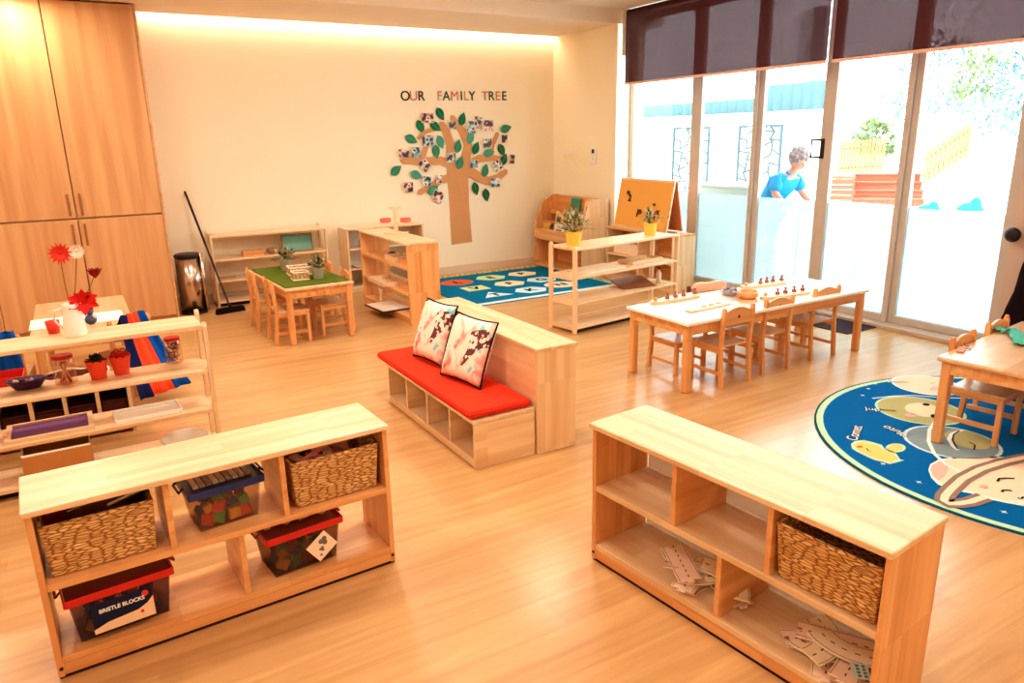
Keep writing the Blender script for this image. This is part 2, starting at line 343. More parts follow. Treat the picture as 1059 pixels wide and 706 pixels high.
# sliding doors
glass = glassy('clear_glass', (247, 253, 253), .94, .01)
film = film_mat()
DX = 6.15
cuts = [7.46, 6.29, 5.42, 4.59, 3.79, 2.83]
sw = [(.08, .09), (.09, .05), (.06, .07), (.08, .05), (.06, .12)]
door_objs = []
for i in range(5):
    y1, y0 = cuts[i], cuts[i+1]; a, b = sw[i]
    x0, x1 = (DX-.02, DX+.03) if i % 2 == 0 else (DX-.045, DX+.005)
    r = thing('door_%d' % (i+1), ['glass panel beside the easel, farthest from the camera', 'glass sliding panel second from the far wall', 'glass sliding panel through which the person in blue shows', 'glass sliding panel in front of the orange garden steps', 'glass sliding panel nearest the pink pillar'][i], 'door', (0, 0, 0))
    struct(r)
    fm = MB().box(x0, x1, y1-a, y1, .035, 3.08).box(x0, x1, y0, y0+b, .035, 3.08).box(x0, x1, y0+b, y1-a, .035, .1).box(x0, x1, y0+b, y1-a, 3.0, 3.08)
    fm.build('door_frame', frm, r, bevel=.004)
    xm = (x0+x1)/2
    MB().box(xm-.003, xm+.003, y0+b, y1-a, .1, 3.0).build('glass_pane', glass, r)
    MB().box(xm+.004, xm+.006, y0+b, y1-a, .1, 1.05).build('frosted_film', film, r)
    if i == 2:
        h = MB().tube([(x0-.006, y0+.03, 1.46), (x0-.04, y0+.13, 1.46), (x0-.04, y0+.13, 1.62), (x0-.006, y0+.03, 1.62)], .012, 8)
        h.box(x0-.012, x0, y0-.02, y0+.05, 1.45, 1.63)
        h.build('door_handle', black, r)
# roller blinds
bm_ = blind_mat()
rail = plain('blind_rail', (238, 196, 180), .5, .3)
for k, (y1, y0, lab) in enumerate([(7.16, 4.42, 'dark purple mesh roller blind over the far three glass panels'), (4.36, 1.9, 'dark purple mesh roller blind over the near glass panels and pillar')]):
    r = thing('roller_blind', lab, 'blind', (5.8, (y0+y1)/2, 3.09)); w = (y1-y0)/2
    MB().box(-.002, .002, -w, w, -.80, -.02).build('blind_fabric', bm_, r)
    MB().box(-.008, .008, -w, w, -.825, -.80).build('bottom_rail', rail, r)
    MB().tube([(.035, -w, -.03), (.035, w, -.03)], .028, 14).build('roller_tube', plain('purple_fabric', (84, 50, 56), .7, .2), r)
    if k == 0: MB().box(-.04, .06, w, w+.02, -.5, .01).build('end_bracket', white, r)
# ================================================================== CABINET
r = thing('tall_cabinet', 'tall oak-look cupboard with stacked doors reaching the ceiling', 'cabinet', (0, 7.95, 0))
cw = 'cabinet'
c = MB().box(.725, .745, .0, .58, 0, 2.93).box(-2.98, .725, .03, .58, .0, 2.93); c.build('carcass', cw, r)
hm = plain('pull_groove', (160, 110, 72), .6, .2)
for xa, xb in ((.005, .722), (-.722, -.005+.0), (-1.45, -.727), (-2.2, -1.455)):
    for za, zb in ((.04, 1.042), (1.058, 2.925)):
        d = MB().box(xa, xb, 0, .02, za, zb).build('door', cw, r, bevel=.002)
        left = xa > -.1 or (-1.5 < xa < -1)      # pulls sit where a pair meets
        hx = xa+.045 if left else xb-.045
        zc = za+.12 if za > 1 else zb-.14
        hb = MB().box(hx-.009, hx+.009, -.016, -.001, zc-.10, zc+.10)
        hb.build('handle', hm, d, bevel=.004)
# ================================================================== LADDER SHELVES
def ladder_shelf(label, L, D=.30, levels=(.06, .285, .51, .76), loc=(0, 0, 0), rotz=0, kind='pale', group=None):
    r = thing('open_shelf', label, 'shelf', loc, rotz, group)
    for s in (0, 1):
        x = 0 if s == 0 else L
        for y in (0, 1):
            ya = .0 if y == 0 else D-.045
            zt = levels[-1]+.012 if y == 0 else levels[-1]+.035
            p = [(ya, 0), (ya+.045, 0), (ya+.045, zt-.02), (ya+.03, zt), (ya+.012, zt), (ya, zt-.02)]
            q = MB().prism(p, x-.011, x+.011, axis='x'); q.build('post', kind, r, bevel=.003)
        for z in levels[:-1]:
            MB().box(x-.009, x+.009, .045, D-.045, z-.035, z-.005).build('cross_rail', kind, r)
    for i, z in enumerate(levels):
        MB().box(.011, L-.011, .004, D-.004, z-.022, z).build('shelf_board', kind, r, bevel=.003)
    MB().box(.02, L-.02, .05, .07, 0.0, levels[0]-.023).build('kick_board', dark, r)  # dark board paints in the shade below the bottom shelf
    return r
# left shelf by the camera side (cut by the frame), the wall shelf and the mid-room one
S2 = ladder_shelf('pale wooden open shelf at left holding red pots, jars and a white jug', 1.24, .29, loc=(-.74, 4.13, 0), kind='pale')
BS = ladder_shelf('pale wooden open shelf against the back wall beside the broom', 1.22, .30, loc=(1.17, 8.2, 0), kind='pale')
LS = ladder_shelf('pale wooden open shelf with two yellow plant pots beside the blue rug', 1.36, .36, loc=(3.665, 5.13, 0), rotz=rad(7.6), kind='pale')
# ================================================================== DISPLAY UNITS
T = .02
def display_unit(label, L, D, H, up, lo, loc, rotz, back=False, kind='orange', inner=None):
    inner = inner or kind
    r = thing('storage_unit', label, 'shelf', loc, rotz)
    MB().box(-.008, L+.003, -.015, D+.01, H-.022, H).build('top_board', 'pale', r, bevel=.004)
    zm = H*.56
    for x0 in (0, L-T): MB().box(x0, x0+T, 0, D, .008, H-.023).build('side_panel', kind, r, bevel=.002)
    MB().box(.004, L-.004, .005, D-.004, 0, .0075).build('shadow_strip', dark, r)  # dark strip painting the shadow line under the unit
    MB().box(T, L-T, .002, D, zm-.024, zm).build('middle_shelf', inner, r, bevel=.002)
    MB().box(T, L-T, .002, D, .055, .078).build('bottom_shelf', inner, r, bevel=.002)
    MB().box(T, L-T, .004, .02, 0.012, .054).build('kick_board', kind, r)
    for x in up: MB().box(x, x+T, .004, D-.004, zm+.001, H-.023).build('divider', kind, r, bevel=.001)
    for x in lo: MB().box(x, x+T, .004, D-.004, .079, zm-.025).build('divider', kind, r, bevel=.001)
    sc = MB()
    for x in (.012, L-.012): sc.lathe([(.006, 0), (.006, .003), (0, .003)], (0, 0, 0), 10, TR((x, -.0, .04), rx=PI/2))
    sc.build('screw', dark, r)
    if back:
        MB().box(.03, L-.03, D-.006, D-.002, zm+.002, H-.1).build('back_panel', GLAREM, r)  # white sheets added to imitate glare behind the open bays
        MB().box(.03, L-.03, D-.006, D-.002, .08, zm-.026).build('back_panel', GLAREM, r)
    return r
GLAREM = glassy('milky_glare', (255, 250, 245), .25, .35, diffuse=(255, 252, 248))
UL = display_unit('low pine storage unit in the left foreground holding baskets and toy tubs', 1.212, .29, .62, (.392, .785), (.612,), (-.285, 2.522, 0), rad(2.8))
UR = display_unit('low pine storage unit in the right foreground with one basket and wooden road pieces', 1.19, .30, .61, (.41, .80), (.62,), (1.628, 2.165, 0), -PI/2+rad(5.8), back=True, inner='pale')  # paler inner boards paint the glare onto the shelves
# ------------------------------------------------------------------ baskets and their filling
def basket(label, w, d, h, loc, rotz=0):
    r = thing('wicker_basket', label, 'basket', loc, rotz); t = .012; f = .012
    b = MB(); n = 0
    def ring(e, z): return [(-w/2+e, -d/2+e, z), (w/2-e, -d/2+e, z), (w/2-e, d/2-e, z), (-w/2+e, d/2-e, z)]
    vs = ring(f, 0)+ring(0, h)+ring(t, h)+ring(f+t, .012)
    fs = [(0, 3, 2, 1)]
    for a in (0, 4, 8):
        for k in range(4): fs.append((a+k, a+(k+1) % 4, a+4+(k+1) % 4, a+4+k))
    fs.append((12, 13, 14, 15)); b.add(vs, fs); b.build('basket_body', basket_mat(), r, bevel=.006)
    q = MB().tube([(-w/2+.004, -d/2+.004, h), (w/2-.004, -d/2+.004, h), (w/2-.004, d/2-.004, h), (-w/2+.004, d/2-.004, h), (-w/2+.004, -d/2+.004, h)], .007, 8)
    q.build('basket_rim', basket_mat(), r)
    return r
SN = snapshot()
zs = .62*.56+.001
basket('woven basket full of books at the upper left of the left storage unit', .335, .245, .185, (-.085, 2.68, zs))
basket('woven basket of pink craft scraps at the upper right of the left storage unit', .35, .245, .185, (.725, 2.675, zs))
def book(label, w, d, t, col, loc, rot, group=None, cat='book', name='book'):
    r = thing(name, label, cat, loc, 0, group); r.rotation_euler = rot
    cm = plain('cover_%d_%d_%d' % col, col, .45, .4, noise=.12, nscale=30)
    MB().box(-w/2, w/2, -d/2, d/2, 0, .0015).box(-w/2, w/2, -d/2, d/2, t-.0015, t).box(-w/2, -w/2+.0015, -d/2, d/2, 0, t).build('cover', cm, r)
    MB().box(-w/2+.002, w/2-.003, -d/2+.003, d/2-.003, .0016, t-.0016).build('pages', plain('paper', (240, 228, 208), .7, .2), r)
    return r
def sheet(name, label, cat, w, d, t, mats, loc, rot, group=None, fn=None):
    m_ = MB().box(-w/2, w/2, -d/2, d/2, 0, t)
    if fn: fn(m_)
    o = m_.build(name, mats, None, loc=loc, rot=rot); return tag(o, label, cat, group)
zb = zs+.02
book('red storybook leaning at the left end of the book basket', .17, .13, .012, (190, 36, 50), (-.155, 2.69, zb+.115), (rad(-64), rad(8), rad(6)))
book('dark grey book standing behind the red book in the basket', .16, .12, .014, (70, 58, 82), (-.165, 2.735, zb+.105), (rad(-80), 0, rad(3)))
book('brown picture book slanting across the middle of the book basket', .16, .13, .010, (150, 96, 78), (-.075, 2.66, zb+.13), (rad(-58), rad(-14), rad(-8)))
book('cream picture book with grey drawings lying at the right of the book basket', .14, .12, .008, (232, 214, 180), (.015, 2.66, zb+.155), (rad(-28), rad(-10), rad(8)))
book('maroon book standing at the back of the book basket', .24, .13, .015, (108, 22, 34), (-.05, 2.755, zb+.105), (rad(-84), 0, 0))
pk = [(206, 140, 140), (232, 178, 160), (120, 40, 50), (224, 196, 170), (180, 92, 100)]
for i in range(14):
    x = .59+.27*random.random(); y = 2.60+.15*random.random(); col = pk[i % 5]
    b = MB(); n = 9; R_ = .028+.02*random.random()
    ring = [(R_*math.cos(2*PI*k/n)*(1+.3*random.random()), R_*.7*math.sin(2*PI*k/n)*(1+.3*random.random()), .014*random.random()) for k in range(n)]
    b.add([(0, 0, .012)]+ring, [(0, 1+k, 1+(k+1) % n) for k in range(n)]); b.add([(0, 0, -.004)]+[(a, c_, d-.006) for a, c_, d in ring], [(0, 1+(k+1) % n, 1+k) for k in range(n)])
    tag(b.build('paper_scrap', plain('scrap_%d' % (i % 5), col, .8, .2), loc=(x, y, zs+.145+.03*random.random()), rot=(random.uniform(-.6, .6), random.uniform(-.6, .6), random.uniform(0, 6))),
        ['%s crumpled paper scrap in the craft basket' % w for w in ('rose', 'peach', 'dark red', 'tan', 'mauve')][i % 5], 'scrap', 'crumpled scraps in the craft basket')
sheet('craft_strip', 'long pink paper strip sticking out of the craft basket', 'paper', .16, .022, .003, plain('pink_card', (226, 150, 150), .7, .2), (.66, 2.62, zs+.185), (rad(50), rad(-22), rad(12)))
# ------------------------------------------------------------------ plastic tubs
def tub(label, w, d, h, lidc, loc, rotz=0, kind='red', tint=(235, 225, 215)):
    r = thing('plastic_tub', label, 'box', loc, rotz)
    pm = glassy('tub_clear_'+kind, tint, .94, .15, diffuse=(225, 205, 190))
    b = MB(); f = .018; t = .003
    def ring(e, z): return [(-w/2+e, -d/2+e, z), (w/2-e, -d/2+e, z), (w/2-e, d/2-e, z), (-w/2+e, d/2-e, z)]
    vs = ring(f, 0)+ring(0, h)+ring(t, h)+ring(f+t, t); fs = [(0, 3, 2, 1)]
    for a in (0, 4, 8):
        for k in range(4): fs.append((a+k, a+(k+1) % 4, a+4+(k+1) % 4, a+4+k))
    fs.append((12, 13, 14, 15)); b.add(vs, fs); b.build('tub_body', pm, r, bevel=.004)
    lm_ = plain('lid_'+kind, lidc, .3, .5, noise=.03)
    e = .009
    ld = MB()
    z0, z1 = h-.010, h+.018
    ld.box(-w/2-e, w/2+e, -d/2-e-.004, -d/2-e+.002, z0, z1).box(-w/2-e, w/2+e, d/2+e-.002, d/2+e+.004, z0, z1)
    ld.box(-w/2-e-.004, -w/2-e+.002, -d/2-e, d/2+e, z0, z1).box(w/2+e-.002, w/2+e+.004, -d/2-e, d/2+e, z0, z1)
    lo = ld.build('lid', lm_, r, bevel=.002)
    MB().box(-w/2-e+.003, w/2+e-.003, -d/2-e+.003, d/2+e-.003, h+.001, h+.008).build('lid_recess', plain('lid_shade_'+kind, tuple(int(v*.62) for v in lidc), .35, .5), lo)  # darkened lid colour paints the shade inside the recess
    for s in (-1, 1):
        hd = MB().tube([(s*(w/2+e+.004), -.04, h+.02), (s*(w/2+.028), -.04, h+.006), (s*(w/2+.028), .04, h+.006), (s*(w/2+e+.004), .04, h+.02)], .0045, 6)
        hd.build('clip_handle', plain('clip_'+kind, tuple(int(v*.7) for v in lidc), .35, .5), r)
    return r
def toy_blocks(n, w, d, z0, h, cx, cy, cols, where):
    names = {(238, 96, 40): 'orange', (120, 190, 90): 'green', (248, 196, 70): 'yellow', (60, 70, 150): 'blue', (200, 60, 60): 'red', (120, 90, 150): 'purple'}
    for i in range(n):
        k = i % len(cols); col = cols[k]
        s = random.uniform(.028, .045); nx = max(1, int(w/.055)); gx = i % nx; gy = (i//nx) % 2; gz = i//(nx*2)
        x = -w/2+.045+gx*(w-.09)/max(1, nx-1)+random.uniform(-.006, .006); y = (-d/2+.038) if gy == 0 else (d/2-.05)
        y += random.uniform(-.004, .004); z = z0+.024+gz*.045
        if z > z0+h-.02: break
        b = MB().box(-s/2, s/2, -s*.4, s*.4, -s/2, s/2)
        for u in (-.25, .25): b.lathe([(s*.13, 0), (s*.13, s*.15), (0, s*.15)], (u*s, 0, s/2), 8)
        tag(b.build('toy_block', plain('toy_%d_%d_%d' % col, col, .4, .5), loc=(cx+x, cy+y, z), rot=(random.uniform(-.35, .35), random.uniform(-.5, .5), random.uniform(-.5, .5))),
            '%s toy block inside the %s' % (names[col], where), 'toy block', 'toy blocks inside the %s' % where)
B6 = [(238, 96, 40), (120, 190, 90), (248, 196, 70), (60, 70, 150), (200, 60, 60), (120, 90, 150)]
# upper middle: blue lid with a row of tiles on it
tub('clear tub with a navy blue lid in the upper middle bay', .245, .19, .15, (30, 52, 116), (.318, 2.68, zs), rad(4), 'blue')
toy_blocks(18, .22, .17, zs+.004, .15, .318, 2.68, [B6[0], B6[1], B6[2], B6[0], B6[3], B6[1]], 'blue-lidded tub')
tl = [(236, 220, 204), (206, 184, 172), (176, 156, 152)]
for i in range(9):
    a = rad(4); u = -.095+i*.0235
    tag(MB().box(-.0095, .0095, -.045, .045, 0, .009).build('wooden_tile', plain('tile_%d' % (i % 3), tl[i % 3], .5, .3), loc=(.318+u*math.cos(a), 2.672+u*math.sin(a), zs+.1592+(0 if i % 2 else .0)), rot=(0, 0, a)),
        'narrow grey tile lying in the row on the navy tub lid', 'tile', 'row of tiles on the navy tub lid')
zl = .079
tub('red-lidded tub with a navy BRISTLE BLOCKS label in the lower left bay', .315, .20, .165, (206, 38, 30), (-.065, 2.67, zl), rad(3), 'red', (210, 190, 190))
toy_blocks(20, .27, .17, zl+.004, .16, -.065, 2.67, [B6[2], B6[4], B6[3], B6[5], B6[3], B6[0]], 'red-lidded tub in the lower left bay')
lb = thing('box_label', 'navy and cream printed label on the front of the lower left tub', 'label', (-.062, 2.5605, zl+.083), rad(3)); lb.rotation_euler = (rad(-6), 0, rad(3))
MB().box(-.095, .095, -.0015, 0, -.052, .052).build('label_card', plain('label_navy', (20, 28, 62), .5, .3, noise=.03), lb)
wv = [(-.095, -.052), (.095, -.052), (.095, .02), (.075, .0), (.045, -.014), (0, -.018), (-.05, -.022), (-.095, -.036)]
MB().prism(wv, -.0022, -.0016, axis='y').build('cream_wave', plain('label_cream', (240, 205, 170), .6, .2), lb)
v, f = text_geo('BRISTLE BLOCKS', .019, .0003, .0006); MB().add(v, f, TR((-.002, -.0022, .022), rx=PI/2)).build('lettering', white, lb)
MB().lathe([(.011, 0), (.011, .0006), (0, .0006)], (0, 0, 0), 16, TR((.072, -.0016, .036), rx=PI/2)).build('red_badge', red, lb)
MB().lathe([(.006, 0), (.006, .0006), (0, .0006)], (0, 0, 0), 12, TR((.055, -.0022, -.025), rx=PI/2)).build('red_dot', red, lb)
tub('red-lidded tub with a white clover card in the lower right bay', .285, .20, .165, (206, 38, 30), (.575, 2.67, zl), rad(4), 'red2', (215, 200, 180))
toy_blocks(18, .25, .17, zl+.004, .16, .575, 2.67, [B6[2], B6[1], B6[4], B6[2], B6[5]], 'clover-card tub')
cc = thing('picture_card', 'white card with grey clover shapes taped aslant on the right tub', 'card', (.64, 2.562, zl+.085)); cc.rotation_euler = (rad(-6), rad(-36), rad(4))
MB().box(-.048, .048, -.0015, 0, -.042, .042).build('card', plain('card_cream', (248, 226, 200), .6, .2), cc, bevel=.0006)
cl = MB()
for (x, z, q) in ((.018, .012, .017), (-.008, -.008, .010), (-.026, -.024, .005)):
    for a in range(3):
        cl.lathe([(q*.6, 0), (q*.6, .0006), (0, .0006)], (0, 0, 0), 12, TR((x+q*.55*math.cos(a*2.1+.5), -.0016, z+q*.55*math.sin(a*2.1+.5)), rx=PI/2))
cl.build('clover_print', plain('clover_grey', (128, 118, 110), .6, .2), cc)
for i in range(7):
    x = .46+i*.036; tag(MB().box(-.012, .012, -.02, .02, 0, .012).build('small_shape', plain('lidbit_%d' % (i % 2), [(236, 214, 180), (150, 120, 100)][i % 2], .5, .3), loc=(x, 2.665+.03*(i % 2), zl+.1742), rotz=random.uniform(0, 2)),
        'small %s block lying on the right red lid' % ['cream', 'brown'][i % 2], 'block', 'small blocks on the right red lid')
remap(SN, ((-.28, 2.53, 0), 0), ((-.285, 2.522, 0), rad(2.8)))
SN = snapshot()
basket('empty woven basket in the right foreground storage unit', .335, .25, .185, (1.77, 1.177, .61*.56+.001), -PI/2)
# ------------------------------------------------------------------ road pieces in the right unit
rp = plain('road_ply', (250, 232, 204), .6, .3, noise=.05, nscale=60); rpk = plain('road_pink_face', (248, 218, 198), .6, .3); dk = plain('road_dash', (60, 45, 40), .7, .2)
def road(kind, loc, rz, label, tilt=(0, 0)):
    r = thing('road_piece', label, 'toy road', loc, 0, 'wooden road pieces piled in the right storage unit'); r.rotation_euler = (tilt[0], tilt[1], rz)
    da = MB(); t = .006
    if kind == 'arc':
        R0, R1, a0, a1, n = .075, .135, 0, rad(90), 12
        pl = [(R1*math.cos(a0+(a1-a0)*i/n), R1*math.sin(a0+(a1-a0)*i/n)) for i in range(n+1)]+[(R0*math.cos(a1-(a1-a0)*i/n), R0*math.sin(a1-(a1-a0)*i/n)) for i in range(n+1)]
        pl = [(x-.075, y-.075) for x, y in pl]
        for i in range(6):
            a = a0+(a1-a0)*(i+.5)/6; Rm = (R0+R1)/2
            da.box(-.0055, .0055, -.0012, .0012, t, t+.0006, TR((Rm*math.cos(a)-.075, Rm*math.sin(a)-.075, 0), rz=a+PI/2))
        for Re in (R0+.004, R1-.004):
            for i in range(12):
                a = a0+(a1-a0)*(i+.5)/12; da.box(-Re*.062, Re*.062, -.0005, .0005, t, t+.0005, TR((Re*math.cos(a)-.075, Re*math.sin(a)-.075, 0), rz=a+PI/2))
    else:
        l = .08; pl = [(-l, -.03), (l, -.03), (l, -.008), (l-.012, -.012), (l-.012, .012), (l, .008), (l, .03), (-l, .03), (-l, .008), (-l+.012, .012) if False else (-l-.01, .01), (-l-.01, -.01), (-l, -.008)]
        for i in range(7): da.box(-l+.012+i*.023, -l+.022+i*.023, -.0012, .0012, t, t+.0006)
        da.box(-l, l, -.0265, -.0255, t, t+.0005).box(-l, l, .0255, .0265, t, t+.0005)
    MB().prism(pl, 0, t).build('piece', rp if kind == 'arc' else rpk, r)
    da.build('dashes', dk, r); r.scale = (1.45, 1.45, 1)
    return r
zz = .0795
LB = 'pale wooden toy road piece with a dashed line in the far heap'
# far heap (lower left bay as seen) centred about y=1.70 ; near heap about y=1.12
for i, (kd, dx, dy, rz, tx) in enumerate([('arc', .0, .0, .4, 0), ('st', .02, -.05, 1.2, 0), ('arc', .0, .07, 2.3, 0), ('st', -.03, .02, .3, 0), ('arc', .02, -.02, 3.7, 0), ('st', .0, .03, 2.2, .12), ('st', -.04, .06, 1.0, -.14), ('arc', .03, -.06, 5.2, .1)]):
    road(kd, (1.775+dx*.8, 1.70+dy*1.5, zz+i*.0075), rz, ('curved' if kd == 'arc' else 'straight')+' wooden road piece with dashed line, in the farther heap', (tx, 0))
for i, (kd, dx, dy, rz, tx) in enumerate([('st', -.02, .02, .5, 0), ('arc', .0, -.02, 1.6, 0), ('st', .02, .05, 2.4, 0), ('arc', -.02, .0, 3.0, 0), ('st', .0, -.04, .2, 0), ('arc', .01, .03, 4.4, 0), ('st', .03, .02, 2.0, 0), ('arc', -.01, -.03, 2.6, 0)]):
    road(kd, (1.775+dx*.8, 1.17+dy*1.4, zz+i*.0066), rz, ('curved' if kd == 'arc' else 'straight')+' wooden road piece with dashed line, in the nearer heap', (tx*.2, 0))
pc = thing('printed_card', 'small pale blue printed card on the nearer heap of road pieces', 'card', (1.70, 1.06, zz+.0600), rad(40))
MB().box(-.035, .035, -.024, .024, 0, .0025).build('card', plain('card_blue', (206, 216, 214), .5, .3), pc, bevel=.001)
q = MB()
for i in range(4):
    for j in range(2): q.box(-.028+i*.015, -.018+i*.015, -.016+j*.018, -.006+j*.018, .0025, .003)
q.build('print', plain('print_green', (90, 140, 120), .6, .2), pc)
remap(SN, ((1.63, 2.17, 0), 0), ((1.628, 2.165, 0), rad(5.8)))
# ================================================================== BENCH
r = thing('cubby_bench', 'low wooden bench with four open cubbies under the red cushion', 'bench', (1.62, 4.42, 0), -PI/2)
L_, D_, H_ = 1.24, .375, .275
MB().box(-.0, L_, -.004, D_, H_-.022, H_).build('seat_board', 'pale', r, bevel=.003)
for x in (0, L_-.02): MB().box(x, x+.02, 0, D_, 0, H_-.023).build('side_panel', 'pale', r, bevel=.002)
MB().box(.02, L_-.02, 0.002, D_, .03, .052).box(.02, L_-.02, .002, .018, 0.004, .03).build('bottom_board', 'pale', r)
MB().box(.02, L_-.02, D_-.012, D_, .053, H_-.023).build('back_panel', 'orange', r)
for k in (1, 2, 3): MB().box(k*L_/4-.009, k*L_/4+.009, .003, D_-.013, .053, H_-.023).build('divider', 'pale', r, bevel=.001)
r = thing('bench_back', 'tall narrow wooden box unit standing behind the cushioned bench', 'cabinet', (2.0, 4.60, 0), -PI/2)
L_, D_, H_ = 1.44, .255, .61
MB().box(-.006, L_+.006, -.006, D_+.006, H_-.02, H_).build('top_board', 'pale', r, bevel=.003)
for x in (0, L_-.02): MB().box(x, x+.02, 0, D_, 0, H_-.021).build('side_panel', 'pale', r, bevel=.002)
MB().box(.02, L_-.02, .002, .02, .0, H_-.021).build('front_panel', 'pale', r)
MB().box(.02, L_-.02, .02, D_, .03, .05).build('bottom_board', 'pale', r)
redf = plain('red_canvas', (226, 62, 34), .75, .2, noise=.06, nscale=60, bump=.15)
cu = thing('seat_cushion', 'long flat red seat cushion lying on the cubby bench', 'cushion', (1.80, 3.875, .2765), -PI/2)
cb = MB().box(-.68, .68, -.20, .185, .0, .048).build('cushion_body', redf, cu, bevel=.02)
pp = [(-.66, -.203, .024), (.66, -.203, .024), (.682, -.18, .024), (.682, .165, .024), (.66, .187, .024), (-.66, .187, .024), (-.682, .165, .024), (-.682, -.18, .024), (-.66, -.203, .024)]
MB().tube(pp, .0035, 6).build('piping', plain('red_piping', (190, 30, 22), .6, .3), cu)
pm_ = pillow_mat(); blk = plain('black_trim', (34, 18, 24), .7, .2)
def pillow(label, B0, B1, up, side):
    # bottom edge endpoints B0,B1, vector up the pillow
    B0, B1, up = Vector(B0), Vector(B1), Vector(up)
    ex = (B1-B0).normalized(); w = (B1-B0).length; h = up.length; ey = up.normalized(); ez = ex.cross(ey).normalized()
    r = thing('throw_pillow', label, 'pillow', (0, 0, 0))
    r.matrix_world = Matrix((( ex.x, ey.x, ez.x, B0.x), (ex.y, ey.y, ez.y, B0.y), (ex.z, ey.z, ez.z, B0.z), (0, 0, 0, 1)))
    n = 14; b = MB()
    for sgn in (1, -1):
        vs = []
        for i in range(n+1):
            for j in range(n+1):
                u = i/n; v = j/n; e = (1-(2*u-1)**4)*(1-(2*v-1)**4)
                pin = .022*((2*v-1)**2-.0)*0
                cu_ = 1-.07*(1-(2*v-1)**2)*abs(2*u-1)**6; cv_ = 1-.07*(1-(2*u-1)**2)*abs(2*v-1)**6
                x = w*(.5+(u-.5)*cu_); y = h*(.5+(v-.5)*cv_)
                vs.append((x, y, sgn*.055*max(0, e)**.55))
        b.add(vs, [(i*(n+1)+j, (i+1)*(n+1)+j, (i+1)*(n+1)+j+1, i*(n+1)+j+1) for i in range(n) for j in range(n)])
    b.build('pillow_cover', pm_, r, smooth=True)
    pt = []
    for k in range(n+1): u = k/n; pt.append((w*u, h*(.5-.5*(1-.07*(1-(2*u-1)**2))), 0))
    for k in range(1, n+1): v = k/n; pt.append((w*(.5+.5*(1-.07*(1-(2*v-1)**2))), h*v, 0))
    for k in range(1, n+1): u = 1-k/n; pt.append((w*u, h*(.5+.5*(1-.07*(1-(2*u-1)**2))), 0))
    for k in range(1, n): v = 1-k/n; pt.append((w*(.5-.5*(1-.07*(1-(2*v-1)**2))), h*v, 0))
    pt.append(pt[0]); MB().tube(pt, .0055, 6).build('dark_piping', blk, r)
    return r
pillow('floral cushion with pink blossoms, the farther one on the red bench', (1.76, 4.30, .335), (1.79, 3.94, .335), (.13, .03, .365), 0)
pillow('floral cushion with brown speckles, the nearer one on the red bench', (1.74, 3.84, .335), (1.83, 3.48, .335), (.15, .01, .36), 0)
# ================================================================== SMALL CHAIRS AND TABLES
def make_chair(label, kind='orange', group=None):
    t = thing('child_chair', label, 'chair', (0, 0, 0), 0, group); w, d, sh, H = .30, .29, .29, .565
    # faces -y (front edge at y=-d/2), back at +y
    MB().prism([(-w/2, -d/2), (w/2, -d/2), (w/2, d/2-.012), (-w/2, d/2-.012)], sh-.014, sh).build('seat', 'table', t, bevel=.005)
    for s in (-1, 1):
        x = s*(w/2-.014)
        MB().box(x-.014, x+.014, -d/2+.006, -d/2+.034, 0, sh-.0145).build('leg', kind, t, bevel=.004)
        p = [(d/2-.014+.02, 0), (d/2+.016+.02, 0), (d/2+.012, sh), (d/2+.03, H-.03), (d/2+.022, H), (d/2+.006, H), (d/2-.002, H-.03), (d/2-.018, sh)]
        MB().prism([(a, b) for a, b in p], x-.013, x+.013, axis='x').build('leg', kind, t, bevel=.004)
        MB().box(x-.008, x+.008, -d/2+.034, d/2-.01, .085, .11).build('stretcher', kind, t)
        MB().box(x-.009, x+.009, -d/2+.034, d/2-.015, sh-.05, sh-.0145).build('side_apron', kind, t)
    MB().box(-w/2+.028, w/2-.028, -d/2+.012, -d/2+.026, sh-.05, sh-.0145).build('front_apron', kind, t)
    n = 10; top = [(-w/2+.027+(w-.054)*i/n, H-.038+.032*math.sin(PI*i/n)) for i in range(n+1)]
    br = MB().prism([(-w/2+.027, H-.125), (w/2-.027, H-.125)]+top[::-1], d/2+.004, d/2+.02, axis='y').build('backrest', kind, t, bevel=.003)
    ho = MB().prism([(-.014, H-.082), (.014, H-.082), (.0, H-.055)], d/2+.002, d/2+.0225, axis='y').build('grip_hole', plain('hole_brown', (150, 70, 40), .8, .1), br)
    return t
def table(label, L, W, H, loc, rotz, top='table', kind='orange', leg=.05, name='child_table'):
    r = thing(name, label, 'table', loc, rotz)
    MB().box(-L/2, L/2, -W/2, W/2, H-.026, H).build('tabletop', top, r, bevel=.009)
    for sx in (-1, 1):
        for sy in (-1, 1):
            x, y = sx*(L/2-.045), sy*(W/2-.045); MB().box(x-leg/2, x+leg/2, y-leg/2, y+leg/2, 0, H-.0265).build('leg', kind, r, bevel=.01)
    a = MB().box(-L/2+.07, L/2-.07, -W/2+.03, -W/2+.05, H-.095, H-.0265).box(-L/2+.07, L/2-.07, W/2-.05, W/2-.03, H-.095, H-.0265)
    a.box(-L/2+.03, -L/2+.05, -W/2+.07, W/2-.07, H-.095, H-.0265).box(L/2-.05, L/2-.03, -W/2+.07, W/2-.07, H-.095, H-.0265)
    a.build('apron', kind, r)
    return r
lam = plain('white_laminate', (252, 244, 232), .25, .5, noise=.01)
